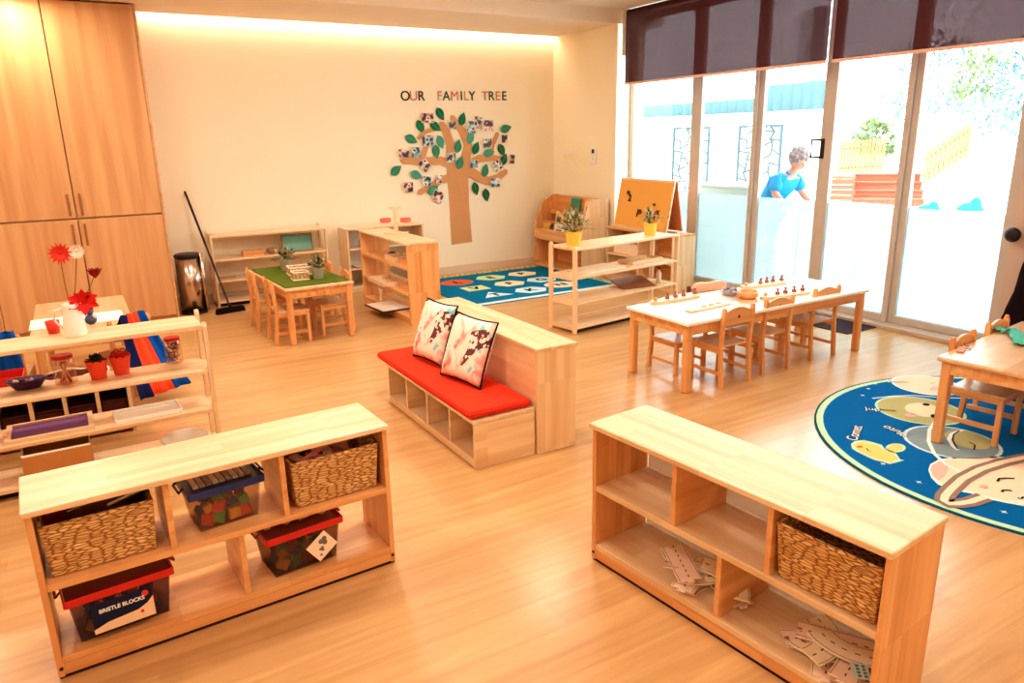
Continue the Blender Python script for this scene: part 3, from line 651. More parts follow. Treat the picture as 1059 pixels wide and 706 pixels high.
# long pale table by the doors
WT = table('long pale-topped child table by the glass doors with wooden cylinder trays', 1.92, .64, .5, (4.30, 3.74, 0), 0, top=lam)
ch = make_chair('x')
def put(x, y, rz, label, group, first=[True]):
    global ch
    if first[0]: ch.location = (x, y, 0); ch.rotation_euler = (0, 0, rz); ch['label'] = label; ch['group'] = group; first[0] = False; return ch
    return dup(ch, (x, y, 0), rz, label, group)
G = 'small wooden chairs around the child tables'
put(3.785, 3.56, PI, 'wooden child chair at the near left corner of the long table', G)
put(4.24, 3.60, PI, 'wooden child chair at the middle of the long table, near side', G)
put(4.82, 3.64, PI, 'wooden child chair nearest the black doormat, at the long table', G)
for x_, l_ in ((3.72, 'left end'), (4.28, 'middle'), (4.86, 'right end')):
    put(x_, 3.90, 0, 'low wooden child chair on the far side of the long table, '+l_, G).scale = (1, 1, .87)
# right table on the round rug
RZ = rad(6.8)
RT = table('wooden child table standing on the round planet rug', 1.19, .62, .5, (4.53, 1.87, .009), RZ, top='table')
def onrt(u, v): return (4.53+u*math.cos(RZ)-v*math.sin(RZ), 1.87+u*math.sin(RZ)+v*math.cos(RZ))
for u, v, rz, lb_ in ((-.24, .165, RZ, 'wooden child chair on the planet rug, far side, left'), (.27, .175, RZ, 'wooden child chair on the planet rug, far side, right'), (-.30, -.28, RZ+PI, 'child chair on the planet rug, near side, cut by the frame')):
    x, y = onrt(u, v); o = put(x, y, rz, lb_, G); o.location.z = .009
# green topped table
GT = table('wooden child table with artificial grass mat by the back shelf', 1.24, .62, .5, (1.69, 6.82, 0), PI/2-rad(-2.5), top='table')
gz = rad(-2.5)
def ongt(u, v): return (1.69+u*math.cos(gz)+v*math.sin(-gz), 6.82+u*math.sin(gz)+v*math.cos(gz))
gm = thing('grass_mat', 'green artificial grass mat covering the far left child table', 'mat', (1.69, 6.835, .5005), gz*-1)
MB().box(-.285, .285, -.585, .585, 0, .008).build('turf', plain('artificial_turf', (98, 112, 40), .95, .1, noise=.35, nscale=120, bump=.8), gm)
put(1.49, 6.44, PI/2, 'wooden child chair at the grass-topped table, near left', G)
put(1.46, 7.02, PI/2, 'wooden child chair at the grass-topped table, far left', G)
put(1.89, 6.52, -PI/2, 'wooden child chair at the grass-topped table, near right', G)
put(1.91, 7.12, -PI/2, 'wooden child chair at the grass-topped table, far right', G)
# ================================================================== RUGS
blue1 = plain('rug_teal', (0, 118, 158), .95, .1, noise=.05, nscale=200); blue2 = plain('rug_blue', (0, 104, 168), .95, .1, noise=.05, nscale=200)
cols = {k: plain('rug_'+k, c, .95, .1, noise=.05, nscale=150) for k, c in dict(orange=(214, 110, 70), cream=(240, 224, 190), lime=(206, 224, 170), pale=(206, 230, 236), ink=(24, 34, 52), mint=(190, 226, 196),
    dgreen=(30, 90, 80), olive=(186, 180, 128), grey=(138, 158, 166), pink=(238, 190, 176), white=(240, 244, 240), tan=(236, 206, 126), taupe=(150, 128, 118), yel=(226, 214, 120), skin=(244, 224, 200)).items()}
ck = list(cols)
def ci(k): return 1+ck.index(k)
RT_ = .008
class Rug(MB):
    def flat(s, pts, key, lvl):
        z = RT_+.0006*lvl; s.cur = ci(key)
        s.add([(p[0], p[1], z) for p in pts], [tuple(range(len(pts)))])
    def blob(s, px, key, lvl): s.flat([at(x, y, RT_) for x, y in px], key, lvl)
    def ell(s, cx, cy, rx, ry, key, lvl, a=0, n=28, a0=0, a1=2*PI):
        ca, sa = math.cos(a), math.sin(a)
        s.flat([(cx+rx*math.cos(t)*ca-ry*math.sin(t)*sa, cy+rx*math.cos(t)*sa+ry*math.sin(t)*ca) for t in [a0+(a1-a0)*k/n for k in range(n+(0 if a1-a0 > 6.28 else 1))]], key, lvl)
    def band(s, pts, w, key, lvl):
        z = RT_+.0006*lvl; s.cur = ci(key); n = len(pts); L_ = []; R_ = []
        for i in range(n):
            a = Vector(pts[max(i-1, 0)][:2]); b = Vector(pts[min(i+1, n-1)][:2]); d = (b-a).normalized(); q = Vector((-d.y, d.x))*w/2; p = Vector(pts[i][:2])
            L_.append((p.x+q.x, p.y+q.y, z)); R_.append((p.x-q.x, p.y-q.y, z))
        s.add(L_+R_, [(i, i+1, n+i+1, n+i) for i in range(n-1)])
    def text(s, t, x, y, size, rz, key, lvl, bold=.004):
        v, f = text_geo(t, size, .0, bold); z = RT_+.0006*lvl; s.cur = ci(key); s.add([(a, b, 0) for a, b, c_ in v], f, TR((x, y, z), rz=rz))
g = Rug(); X0, X1, Y0, Y1 = 3.40, 5.42, 6.62, 8.36
g.box(X0, X1, Y0, Y1, 0, RT_)
g.flat([(X0, Y0), (X1, Y0), (X1, Y0+.09), (X0, Y0+.09)], 'pale', 1); g.flat([(X0, Y1-.08), (X1, Y1-.08), (X1, Y1), (X0, Y1)], 'yel', 1)
g.flat([(X1-.1, Y0), (X1, Y0), (X1, Y1), (X1-.1, Y1)], 'mint', 1)
for i in range(24):
    g.text('AB3DE5GH7KM'[i % 11], X0+.06+i*.082, Y1-.04, .07, 0, ['dgreen', 'orange', 'ink'][i % 3], 2)
    if i < 21: g.text('PR4TU6WX9'[i % 9], X1-.05, Y0+.1+i*.078, .07, PI/2, ['dgreen', 'ink', 'orange'][i % 3], 2)
tiles = [(472.7, 292, 'orange', 'c'), (507.5, 287, 'lime', 'h'), (540, 283, 'cream', 'h'), (491.6, 298, 'lime', 'r'), (527, 293, 'cream', 'h'), (560, 289, 'pale', 's'), (513, 304.6, 'pale', 't'), (549, 299.6, 'pale', 'h'), (580, 294, 'cream', 'c'), (600, 286, 'lime', 'r')]
for k, (x, y, cname, sh) in enumerate(tiles):
    p = at(x, y, RT_); r0, r1 = .21, .19; n = {'c': 20, 'h': 6, 'r': 4, 's': 6, 't': 3}[sh]; o_ = {'r': PI/4, 't': PI/2}.get(sh, 0)
    g.ell(p.x, p.y, r0, r1*.95, cname, 1, 0, n, o_, o_+2*PI)
    g.text('LEBVFGTKN2'[k], p.x, p.y, .19, 0, 'ink', 2, .008)
tag(g.build('rug', [blue1]+[cols[k] for k in ck]), 'rectangular teal alphabet rug with pastel letter tiles by the back wall', 'rug')
# round planet rug
g = Rug(); cx, cy, R_ = 4.42, 1.73, 1.19
g.lathe([(R_, 0), (R_, RT_), (0, RT_)], (cx, cy, 0), 72)
def ring(ra, rb, key, lvl, n=72):
    g.cur = ci(key); z = RT_+.0006*lvl
    g.add([(cx+r*math.cos(2*PI*k/n), cy+r*math.sin(2*PI*k/n), z) for r in (ra, rb) for k in range(n)], [(k, (k+1) % n, n+(k+1) % n, n+k) for k in range(n)])
ring(R_-.012, R_, 'dgreen', 1); ring(R_-.05, R_-.012, 'mint', 1)
def orbit(ra, a0, a1, key='pale', w=.014, ox=4.95, oy=1.6): g.band([(ox+ra*math.cos(a0+(a1-a0)*k/40), oy+ra*math.sin(a0+(a1-a0)*k/40)) for k in range(41)], w, key, 1)
def planet(px, py, r, key, rim='pale', extra=None):
    p = at(px, py, RT_); g.ell(p.x, p.y, r+.018, r+.018, rim, 2); g.ell(p.x, p.y, r, r, key, 3); return p
g.band([at(x, y) for x, y in ((902, 413), (925, 410.5), (945, 410), (970, 412), (1000, 413), (1059, 412))], .016, 'pale', 1)
g.band([at(x, y) for x, y in ((985, 432), (968, 436), (961, 446), (960, 458), (966, 471), (978, 482), (996, 491))], .02, 'white', 5)
p = planet(958, 398, .20, 'skin', 'white'); g.ell(p.x-.02, p.y-.08, .06, .03, 'pink', 4); g.ell(p.x+.07, p.y, .04, .02, 'lime', 4)
p = planet(951, 424, .235, 'olive', 'mint'); g.ell(p.x+.02, p.y-.01, .13, .10, 'cream', 4, .4); g.ell(p.x-.13, p.y-.02, .035, .03, 'pink', 4); g.ell(p.x-.03, p.y-.11, .035, .02, 'ink', 5, .5); g.ell(p.x+.12, p.y+.03, .025, .02, 'ink', 5)
p = planet(984, 457, .225, 'grey', 'pale'); g.ell(p.x+.11, p.y-.03, .14, .11, 'olive', 4, .8)
g.band([at(x, y) for x, y in ((996, 446), (984, 450), (981, 456), (985, 463), (990, 467))], .02, 'white', 5); g.band([at(x, y) for x, y in ((992, 447), (986, 451), (985, 457), (990, 466))], .008, 'ink', 6)
g.band([at(x, y) for x, y in ((1002, 459), (1008, 462), (1007, 467))], .008, 'ink', 6)
# big ringed planet at the near edge
g.blob([(960, 486), (962, 480), (971, 475), (989, 472.5), (1020, 472), (1059, 473), (1100, 480), (1118, 497), (1105, 516), (1080, 523), (1059, 523.5), (1040, 520), (1022, 516), (1003, 510), (985, 507), (970, 501), (963, 494)], 'white', 2); g.blob([(962, 486), (964, 481), (972, 476.5), (990, 474), (1020, 473.5), (1059, 475), (1098, 481), (1114, 497), (1102, 514), (1080, 521), (1059, 521.5), (1040, 518), (1022, 514), (1003, 508), (985, 505), (972, 499), (965, 493)], 'skin', 3); g.blob([(962, 486), (964, 481), (972, 477), (979, 478), (981, 485), (977, 493), (971, 497), (965, 493)], 'pink', 4)
rg = [at(x, y) for x, y in ((1085, 471), (1059, 475), (1036, 480), (1014, 487), (995, 497), (983, 508), (977, 515), (976, 520), (981, 523), (990, 523), (1003, 521), (1018, 516))]
g.band(rg, .085, 'taupe', 7); g.band(rg, .035, 'skin', 8)
for a in (((1031, 500), (1033, 497), (1041, 496.5), (1049, 497)), ((1036, 511), (1037, 509), (1042, 509), (1046, 510)), ((1052, 517), (1056, 518), (1058, 516))): g.band([at(x, y) for x, y in a], .011, 'ink', 9)
g.ell(*at(1017, 505)[:2], .022, .016, 'pink', 9)
q = at(1051, 524); g.text('URANUS', q.x+.09, q.y-.04, .055, rad(-31), 'white', 9)
# comet
g.blob([(880, 459), (884, 456), (893, 455), (902, 457), (912, 460), (915, 464), (921, 465), (926, 468), (931, 475), (935, 476), (928, 478), (920, 480), (914, 478), (905, 476), (898, 473), (892, 470), (886, 467), (881, 464)], 'mint', 2)
g.blob([(883, 460), (887, 457.5), (893, 457), (901, 459), (909, 461), (913, 465), (919, 467), (925, 470), (929, 475), (921, 478), (914, 476.5), (905, 474), (898, 471), (892, 468.5), (887, 465.5)], 'tan', 3)
q = at(926, 464.5); g.ell(q.x, q.y, .075, .045, 'mint', 2, .2); g.ell(q.x, q.y, .06, .035, 'tan', 3, .2)
g.ell(*at(889, 463.5)[:2], .018, .014, 'orange', 4); g.band([at(x, y) for x, y in ((896, 465), (898, 468), (901, 468.5))], .006, 'ink', 4)
q = at(884, 449); g.text('Comet', q.x, q.y, .085, rad(28), 'ink', 2, .005); g.text('Comet', q.x, q.y, .085, rad(28), 'white', 3, .0005)
q = at(926, 447); g.text('Pluto', q.x, q.y, .08, rad(82), 'ink', 2, .005); g.text('Pluto', q.x, q.y, .08, rad(82), 'white', 3, .0005)
q = at(911, 425); g.text('Jupiter', q.x, q.y, .07, rad(-47), 'ink', 2, .005); g.text('Jupiter', q.x, q.y, .07, rad(-47), 'white', 3, .0005)
q = at(928, 396); g.text('Mars', q.x, q.y, .07, rad(-40), 'white', 3, .0005)
for sx, sy in ((892, 410), (898, 403), (905, 398), (913, 481), (950, 500), (1038, 531), (1000, 437)):
    q = at(sx, sy); g.flat([(q.x+(.018 if k % 2 == 0 else .007)*math.cos(k*PI/4), q.y+(.018 if k % 2 == 0 else .007)*math.sin(k*PI/4)) for k in range(8)], 'pale', 2)
tag(g.build('rug', [blue2]+[cols[k] for k in ck]), 'round bright blue rug printed with smiling planets and a comet', 'rug')
r = thing('door_mat', 'dark charcoal mat on the floor at the foot of the glass doors', 'mat', (5.78, 4.30, 0))
MB().box(-.19, .19, -.5, .5, 0, .008).build('mat_field', plain('mat_dark', (62, 46, 54), .9, .2, noise=.15, nscale=120), r)
q = MB().box(-.2, -.19, -.51, .51, 0, .009).box(.19, .2, -.51, .51, 0, .009).box(-.19, .19, -.51, -.5, 0, .009).box(-.19, .19, .5, .51, 0, .009); q.build('mat_border', black, r)
# ================================================================== WALL DISPLAY
def wp(x, y): p = atY(x, y, WY); return p.x, p.z
kraft = plain('kraft_paper', (214, 160, 112), .8, .2, noise=.05, nscale=12)
tree = thing('paper_tree', 'brown paper tree with bare branches stuck on the back wall', 'wall art', (4.25, WY-.002, .38))
def slab(pts, t, name, mat, parent, org=(4.25, .38), y0=0.0):
    return MB().prism([(a-org[0], b-org[1]) for a, b in pts], -t-y0, -y0, axis='y').build(name, mat, parent)
slab([wp(x, y) for x, y in ((462, 176), (484, 177), (485, 215), (488, 250), (467, 253), (465, 215))], .006, 'trunk', kraft, tree)
def branch(pts, w0, w1):
    P = [Vector(wp(x, y)) for x, y in pts]; n = len(P); Lp = []; Rp = []
    for i in range(n):
        d = (P[min(i+1, n-1)]-P[max(i-1, 0)]).normalized(); w = 1.15*(w0+(w1-w0)*i/(n-1)); q = Vector((-d.y, d.x))*w/2
        Lp.append(P[i]+q); Rp.append(P[i]-q)
    tip = P[-1]+(P[-1]-P[-2]).normalized()*w1*.45
    pts2 = [tuple(a) for a in Lp]+[tuple(tip)]+[tuple(a) for a in Rp[::-1]]
    slab(pts2, .004, 'branch', kraft, tree, y0=random.uniform(.0061, .0085))
for pts, a, b in [(((470, 182), (466, 168), (466, 150), (461, 136), (456, 128)), .14, .07), (((476, 182), (481, 165), (484, 150), (478, 136), (472, 128), (467, 121)), .13, .06),
    (((482, 160), (484, 148), (487, 135)), .10, .05), (((472, 172), (455, 166), (436, 167), (416, 166)), .10, .07), (((481, 172), (495, 164), (508, 163), (520, 165)), .10, .06), (((508, 162), (509, 150), (514, 138)), .05, .05),
    (((482, 175), (496, 184), (505, 187), (515, 183), (523, 177)), .12, .06), (((464, 184), (455, 186), (446, 193), (433, 199)), .09, .06), (((436, 165), (440, 153), (443, 145)), .06, .05), (((449, 133), (440, 136), (432, 143)), .05, .04)]: branch(pts, a, b)
lg = [plain('leaf_paper_%d' % i, c_, .7, .2, noise=.15, nscale=40) for i, c_ in enumerate([(24, 120, 84), (60, 140, 110), (40, 104, 64), (84, 160, 140)])]
leaves = [(455, 118, -60, 0), (434.5, 131, -60, 0), (425, 144, -25, 1), (450, 131, -35, 0), (477.5, 123, 70, 0), (455, 147, -70, 3), (450.5, 157, -85, 1), (473, 151, 75, 1), (486, 142, 65, 3), (491.5, 153, 65, 0), (505, 158, 10, 3), (518, 155, -60, 2), (522.5, 133, 15, 1),
    (409, 176, 35, 1), (430, 181, -20, 3), (475, 168, 65, 1), (501, 176, 75, 1), (491, 195, -75, 2), (502, 201.5, -80, 2), (447, 196, 30, 1), (520, 165, 60, 2), (449, 199, -60, 3)]
lb_ = ['dark green', 'mid green', 'deep green', 'grey green']
for k, (x, y, a, mi) in enumerate(leaves):
    X, Z = wp(x, y); l, w = .175, .105; n = 9
    up = [(-l/2+l*i/n, w/2*math.sin(PI*(i/n)**.8)) for i in range(n+1)]; dn = [(-l/2+l*i/n, -w/2*math.sin(PI*(i/n)**.8)) for i in range(n-1, 0, -1)]
    r = thing('paper_leaf', 'paper leaf', 'paper leaf', (X, WY-.0125-.0006*k, Z), group='paper leaves on the family tree'); r.rotation_euler = (0, -rad(a), 0)
    MB().prism(up+dn, -.0004, .0, axis='y').build('leaf_blade', lg[mi], r)
    v = MB().box(-l/2-.015, l/2-.02, -.0008, -.0004, -.0018, .0018)
    v.build('leaf_vein', plain('vein', (120, 180, 150), .7, .2), r)
    r['label'] = None
photos = [(441, 122, 13, 9, 0), (486, 131.5, 10, 12, 0), (493.5, 127, 9, 12, 8), (504, 130, 12, 11, 0), (441.5, 145.5, 12, 10, 0), (467, 129.5, 8, 8, 0), (417, 158.5, 11, 8, 0), (429, 157.5, 9, 10, 0), (438.5, 170.5, 9, 12, -38), (421.5, 193.5, 10, 10, 0),
    (440.5, 187, 9, 9, 8), (453, 185, 6, 8, 0), (452, 203, 11, 11, 25), (465.5, 163, 10, 9, 0), (503, 148, 10, 9, 0), (520.5, 143.5, 7, 8, 0), (489, 169.5, 9, 8, 0), (513.5, 171, 11, 10, -30), (528.5, 164.5, 6, 9, 8), (511, 188.5, 11, 9, 0)]
pl_ = ['near the top left of the paper tree', 'left of the tall pair at the top right of the tree', 'showing a tall dark-haired pair, top right of the tree', 'at the top right, second from the far edge of the tree', 'under the leaf gap on the upper left of the tree', 'small one at the top centre of the tree', 'leftmost on the paper tree, above the long branch', 'second from the left above the long left branch', 'tilted across the long left branch', 'lowest at the left end of the tree',
       'grey one between the lower left leaves', 'narrow one just left of the trunk top', 'tilted one overlapping green leaves left of the trunk', 'at the centre of the tree above the trunk', 'above the right-hand branch', 'small one at the far upper right of the tree', 'just right of the trunk top', 'tilted on the lower right branch', 'small tilted one, rightmost on the tree', 'blue-toned one below the lower right branch']
for k, (x, y, w, h, a) in enumerate(photos):
    X, Z = wp(x, y); s = .0128
    r = thing('family_photo', 'printed snapshot '+pl_[k], 'photo', (X, WY-.028-.0008*(k % 4), Z), group='snapshots on the family tree'); r.rotation_euler = (0, rad(a), 0)
    MB().box(-w*s/2, w*s/2, -.0008, 0, -h*s/2, h*s/2).build('photo_paper', plain('photo_border', (236, 222, 204), .5, .3), r)
    MB().box(-w*s/2+.004, w*s/2-.004, -.0014, -.0008, -h*s/2+.004, h*s/2-.004).build('photo_image', photo_mat(k % 3), r)
ls = [o for o in bpy.data.objects if o.name.startswith('paper_leaf')]
where = ['highest on the tree, left of centre', 'on the upper left, beside the top left snapshot', 'at the far upper left of the tree', 'between the two top left branches', 'at the top, right of the centre tips', 'large one above the centre left', 'hanging over the long left branch', 'in the middle of the crown', 'at the fork of the right-hand branches', 'right of the central fork', 'on the right-hand branch under a snapshot', 'at the far right, above the branch end',
         'highest on the right-hand side', 'leftmost on the whole tree', 'below the long left branch', 'just above the trunk', 'between the two right-hand branches', 'hanging right of the trunk', 'hanging lowest at the right', 'low on the left, under the tilted snapshot', 'at the tip of the right branch', 'lowest on the left side']
for k, o in enumerate(ls): o['label'] = '%s paper leaf %s' % (lb_[leaves[k][3]], where[k])
# lettering
tx = thing('wall_lettering', 'cut-out letters reading OUR FAMILY TREE above the paper tree', 'sign', (4.2, WY, 2.19))
lk = [plain('letter_dark', (44, 54, 40), .7, .2), plain('letter_pink', (206, 140, 122), .7, .2), plain('letter_green', (20, 84, 60), .7, .2), plain('letter_red', (214, 112, 84), .7, .2)]
for chx, x, mi in [('O', 419.0, 0), ('U', 427.5, 1), ('R', 435.5, 0), ('F', 454.3, 1), ('A', 461.5, 2), ('M', 470, 3), ('I', 477, 0), ('L', 482, 1), ('Y', 488, 0), ('T', 501.5, 1), ('R', 508, 2), ('E', 514.6, 1), ('E', 521.2, 0)]:
    X, Z = wp(x, 99.6); v, f = text_geo(chx, .155, .002, 0 if chx == 'M' else .0012)
    MB().add(v, f, TR((X-4.2, -.003, Z-2.19), rx=PI/2)).build('letter', lk[mi], tx)
# thermostat panel and paper sheet on the side wall
th = thing('wall_panel', 'small white intercom panel with a dark screen on the side wall', 'panel', (WX, 7.62, 1.46))
MB().box(-.02, 0, -.05, .05, -.11, .11).build('casing', white, th, bevel=.005); MB().box(-.022, -.02, -.018, .03, .025, .075).build('screen', black, th); MB().box(-.022, -.02, -.03, .03, -.05, -.046).build('button_row', frm, th)
ps = MB(); n = 8
vs = [(-.004-.02*max(0, (j/n-.6))**2*6*(1 if i > 3 else .3), -.26+.52*i/n, -.12+.28*j/n*1-(.0)) for i in range(n+1) for j in range(n+1)]
ps.add(vs, [(i*(n+1)+j, (i+1)*(n+1)+j, (i+1)*(n+1)+j+1, i*(n+1)+j+1) for i in range(n) for j in range(n)])
tag(ps.build('paper_sheet', plain('cream_paper', (250, 238, 208), .7, .2), loc=(WX, 8.02, 1.30), smooth=True), 'cream sheet of paper taped to the side wall left of the intercom', 'paper')
# ================================================================== BOOKCASE, EASEL, CUPBOARD UNDER IT
r = thing('book_display', 'curved wooden book display rack in the far corner with picture books', 'bookcase', (WX-.02, 8.38, 0), PI/2+PI)
# local frame: x along -Y (length), y toward the wall (+X); origin at the far front end -> shift so that y=0 is the front
r.location = (5.27, 8.38, 0); r.rotation_euler = (0, 0, -PI/2); L_, D_ = 1.12, .40
prof = [(0, 0), (D_, 0), (D_, .95), (D_-.10, .95), (.17, .88), (.06, .70), (0, .50)]
MB().prism(prof, 0, .02, axis='x').build('side_panel', 'orange', r, bevel=.002)
prof2 = [(0.0, 0), (D_, 0), (D_, .95), (.12, .95), (.03, .72), (0, .5)]
MB().prism(prof2, L_-.02, L_, axis='x').build('side_panel', 'pale', r, bevel=.002)
MB().box(.02, L_-.02, D_-.015, D_, 0, .94).build('back_panel', 'orange', r)
MB().box(.02, L_-.02, 0, .018, .40, .53).build('front_lip', 'orange', r, bevel=.003)
MB().box(.02, L_-.02, .018, D_-.016, .38, .40).build('shelf', 'orange', r); MB().box(.02, L_-.02, .01, D_-.016, .02, .05).build('bottom_shelf', 'orange', r)
MB().box(.02, L_-.02, .14, .155, .54, .62).build('tier_lip', 'orange', r); MB().box(.02, L_-.02, .155, D_-.016, .53, .545).build('tier_shelf', 'orange', r)
MB().box(.02, L_-.02, .26, .272, .70, .76).build('tier_lip', 'orange', r); MB().box(.02, L_-.02, .272, D_-.016, .69, .70).build('tier_shelf', 'orange', r)
def bkc(lx, ly, z): return (5.27+ly, 8.38-lx, z)
for lx, ly, z, w, h, col, lab in [(.16, .07, .405, .16, .18, (222, 178, 70), 'yellow picture book with a green shape, lower left of the rack'), (.30, .07, .405, .05, .20, (84, 60, 40), 'thin dark-spined book beside the yellow one in the rack'), (.48, .06, .405, .22, .20, (236, 230, 214), 'white picture book in the front tier of the rack'), (.78, .06, .405, .2, .2, (214, 206, 180), 'pale beige book behind the yellow plant pot in the rack'),
        (.30, .19, .548, .17, .2, (240, 190, 110), 'orange-yellow book in the middle tier, left'), (.52, .19, .548, .17, .22, (190, 176, 140), 'grey-brown book in the middle tier, centre'), (.80, .19, .548, .18, .2, (232, 214, 190), 'cream book in the middle tier, right'),
        (.48, .31, .705, .19, .22, (44, 150, 130), 'teal book standing highest in the rack'), (.80, .31, .705, .2, .2, (246, 200, 170), 'peach book in the top tier of the rack'), (.97, .31, .705, .12, .24, (220, 160, 110), 'tan book at the top right end of the rack')]:
    t = thing('picture_book', lab, 'book', bkc(lx, ly, z), -PI/2, 'picture books in the display rack'); t.rotation_euler = (rad(-12), 0, -PI/2)
    cm = plain('bk_%d_%d_%d' % col, col, .45, .4, noise=.15, nscale=18)
    MB().box(-w/2, w/2, 0, .002, 0, h).box(-w/2, w/2, .010, .012, 0, h).box(-w/2, -w/2+.002, .002, .010, 0, h).build('cover', cm, t)
    MB().box(-w/2+.003, w/2-.003, .002, .010, .003, h-.003).build('pages', plain('paper', (240, 228, 208), .7, .2), t)
    MB().box(-w*.3, w*.3, -.0008, 0, h*.25, h*.65).build('cover_picture', plain('bkpic_%d' % (int(lx*100) % 4), [(120, 120, 60), (200, 190, 170), (90, 120, 120), (230, 200, 150)][int(lx*100) % 4], .5, .3, noise=.4, nscale=40), t)
# cupboard under the easel
r = thing('low_cupboard', 'low pale wooden cupboard by the glass carrying the easel', 'cabinet', (5.55, 7.14, 0), -PI/2); L_, D_, H_ = 1.17, .33, .63
for x in (0, L_-.02): MB().box(x, x+.02, 0, D_, 0, H_-.021).build('side_panel', 'pale', r, bevel=.002)
MB().box(-.005, L_+.005, -.008, D_, H_-.02, H_).build('top_board', 'orange', r, bevel=.003)
MB().box(.02, L_-.02, D_-.012, D_, 0.03, H_-.021).build('back_panel', 'orange', r)
MB().box(.02, L_-.02, .0, D_-.013, .30, .32).build('shelf', 'pale', r); MB().box(.02, L_-.02, .0, D_-.013, .03, .05).build('bottom_shelf', 'pale', r); MB().box(.02, L_-.02, .01, .03, 0, .03).build('kick_board', 'pale', r)
MB().box(L_/2-.01, L_/2+.01, .0, D_-.013, .051, .299).build('divider', 'pale', r); MB().box(L_/2-.01, L_/2+.01, .0, D_-.013, .321, H_-.021).build('divider', 'pale', r)
bx = MB().box(-.25, .25, -.11, .11, 0, .13); tag(bx.build('paper_box', plain('peach_card', (246, 216, 190), .7, .2), loc=(5.70, 6.80, .3205), rotz=PI/2, bevel=.004), 'peach cardboard box inside the cupboard under the easel', 'box')
# easel (double board, faces -x)
r = thing('table_easel', 'tabletop easel with an orange magnetic board by the glass doors', 'easel', (5.72, 6.60, .631))
hw = .465; th_ = .575
def leanboard(sign, name, mat, t, inset=0, off=0):
    b = MB(); w_ = hw-inset; x_b = sign*.115; x_t = sign*.01
    b.prism([(x_b-t/2-off, .012+inset), (x_b+t/2-off, .012+inset), (x_t+t/2-off, th_-inset), (x_t-t/2-off, th_-inset)], -w_, w_, axis='y')
    return b.build(name, mat, r)
leanboard(-1, 'board_frame', 'pale', .016); leanboard(-1, 'magnetic_board', plain('board_orange', (236, 176, 92), .5, .4, noise=.03), .004, .022, .0105); leanboard(1, 'rear_board', plain('board_rear', (206, 130, 88), .6, .3), .014)
MB().box(-.16, -.10, -hw, hw, 0, .011).build('tray', 'pale', r)
mk = MB()
def bp(u, v): # u along board as seen (left +), v height 0..1
    x_b, x_t = -.115, -.01; x = x_b+(x_t-x_b)*v; return (x-.019, u, .012+(th_-.012)*v)
for (t_, u, v, s) in (('m', .28, .72, .07), ('2', .24, .60, .11), ('m', .03, .36, .10), ('r', .06, .28, .07), ('b', -.12, .38, .10), ('ee', -.21, .36, .08), ('x', -.28, .38, .10), ('ax', -.20, .52, .04), ('z', -.24, .27, .07)):
    vv, ff = text_geo(t_, s, .002, .004); x, y, z = bp(u, v); mk.add(vv, ff, Matrix.Translation((x, y, z)) @ Matrix.Rotation(rad(11), 4, 'Y') @ Matrix.Rotation(-PI/2, 4, 'Z') @ Matrix.Rotation(PI/2, 4, 'X'))
mk.build('magnet_letters', plain('letter_brown', (74, 44, 20), .6, .3), r)
# ------------------------------------------------------------------ mid-room and wall shelf units
def cube_case(label, L_, D_, H_, levels, loc, rotz, kind='orange', back=None, top='pale'):
    r = thing('storage_case', label, 'shelf', loc, rotz)
    for x in (0, L_-.022): MB().box(x, x+.022, 0, D_, 0, H_-.021).build('side_panel', kind, r, bevel=.002)
    MB().box(-.004, L_+.004, -.006, D_, H_-.02, H_).build('top_board', top, r, bevel=.003)
    for z in levels: MB().box(.022, L_-.022, 0, D_-.012, z-.018, z).build('shelf_board', kind, r)
    MB().box(.022, L_-.022, .01, .025, 0, levels[0]-.018).build('kick_board', kind, r)
    if back: MB().box(.022, L_-.022, D_-.011, D_, .0, H_-.021).build('back_panel', back, r)
    return r
MC = cube_case('chest-high wooden shelf case standing end-on in mid room with trays inside', 1.30, .32, .78, (.07, .30, .54), (2.56, 7.56, 0), -PI/2, 'orange')
WC = cube_case('pale wooden shelf case against the back wall behind the orange one', .95, .33, .73, (.055, .27, .50), (2.61, 8.14, 0), 0, 'pale', back=plain('white_board', (240, 232, 224), .6, .3))
# ================================================================== THINGS ON THE WALL SHELF, CASES
tealp = plain('teal_tray', (120, 176, 160), .4, .4)
r = thing('teal_tray', 'teal rectangular tray standing upright at the right of the back wall shelf', 'tray', (2.10, 8.33, .5105), 0); r.rotation_euler = (rad(-14), 0, 0)
MB().box(-.16, .16, 0, .008, 0, .19).build('tray_base', tealp, r, bevel=.002); q = MB().box(-.17, .17, -.02, .012, 0, .012).box(-.17, .17, -.02, .012, .18, .192).box(-.17, -.16, -.02, .012, .012, .18).box(.16, .17, -.02, .012, .012, .18); q.build('tray_rim', plain('grey_wood', (170, 150, 120), .6, .2), r)
r = thing('small_crate', 'small wooden crate on the upper level of the back wall shelf', 'crate', (1.60, 8.33, .5105)); q = MB().box(-.11, .11, -.06, .06, 0, .008).box(-.11, .11, -.06, -.052, .008, .055).box(-.11, .11, .052, .06, .008, .055).box(-.11, -.102, -.052, .052, .008, .055).box(.102, .11, -.052, .052, .008, .055); q.build('crate_body', 'orange', r)
r = thing('wooden_bowl', 'little brown wooden bowl on the back wall shelf left of the teal tray', 'bowl', (1.80, 8.32, .5105)); MB().lathe([(.03, 0), (.055, .03), (.06, .06), (.052, .06), (.045, .03), (0, .012)]).build('bowl', plain('brown_bowl', (180, 130, 90), .5, .3), r, smooth=True)
r = thing('pine_twigs', 'thin brown twigs lying on the second level of the back wall shelf', 'twigs', (1.33, 8.33, .286))
for k in range(5): MB().tube([(-.10+.03*k, -.05, .006), (-.06+.03*k, 0, .010), (-.08+.035*k, .06, .006)], .003, 6).build('twig', plain('twig_brown', (190, 150, 100), .8, .2), r)
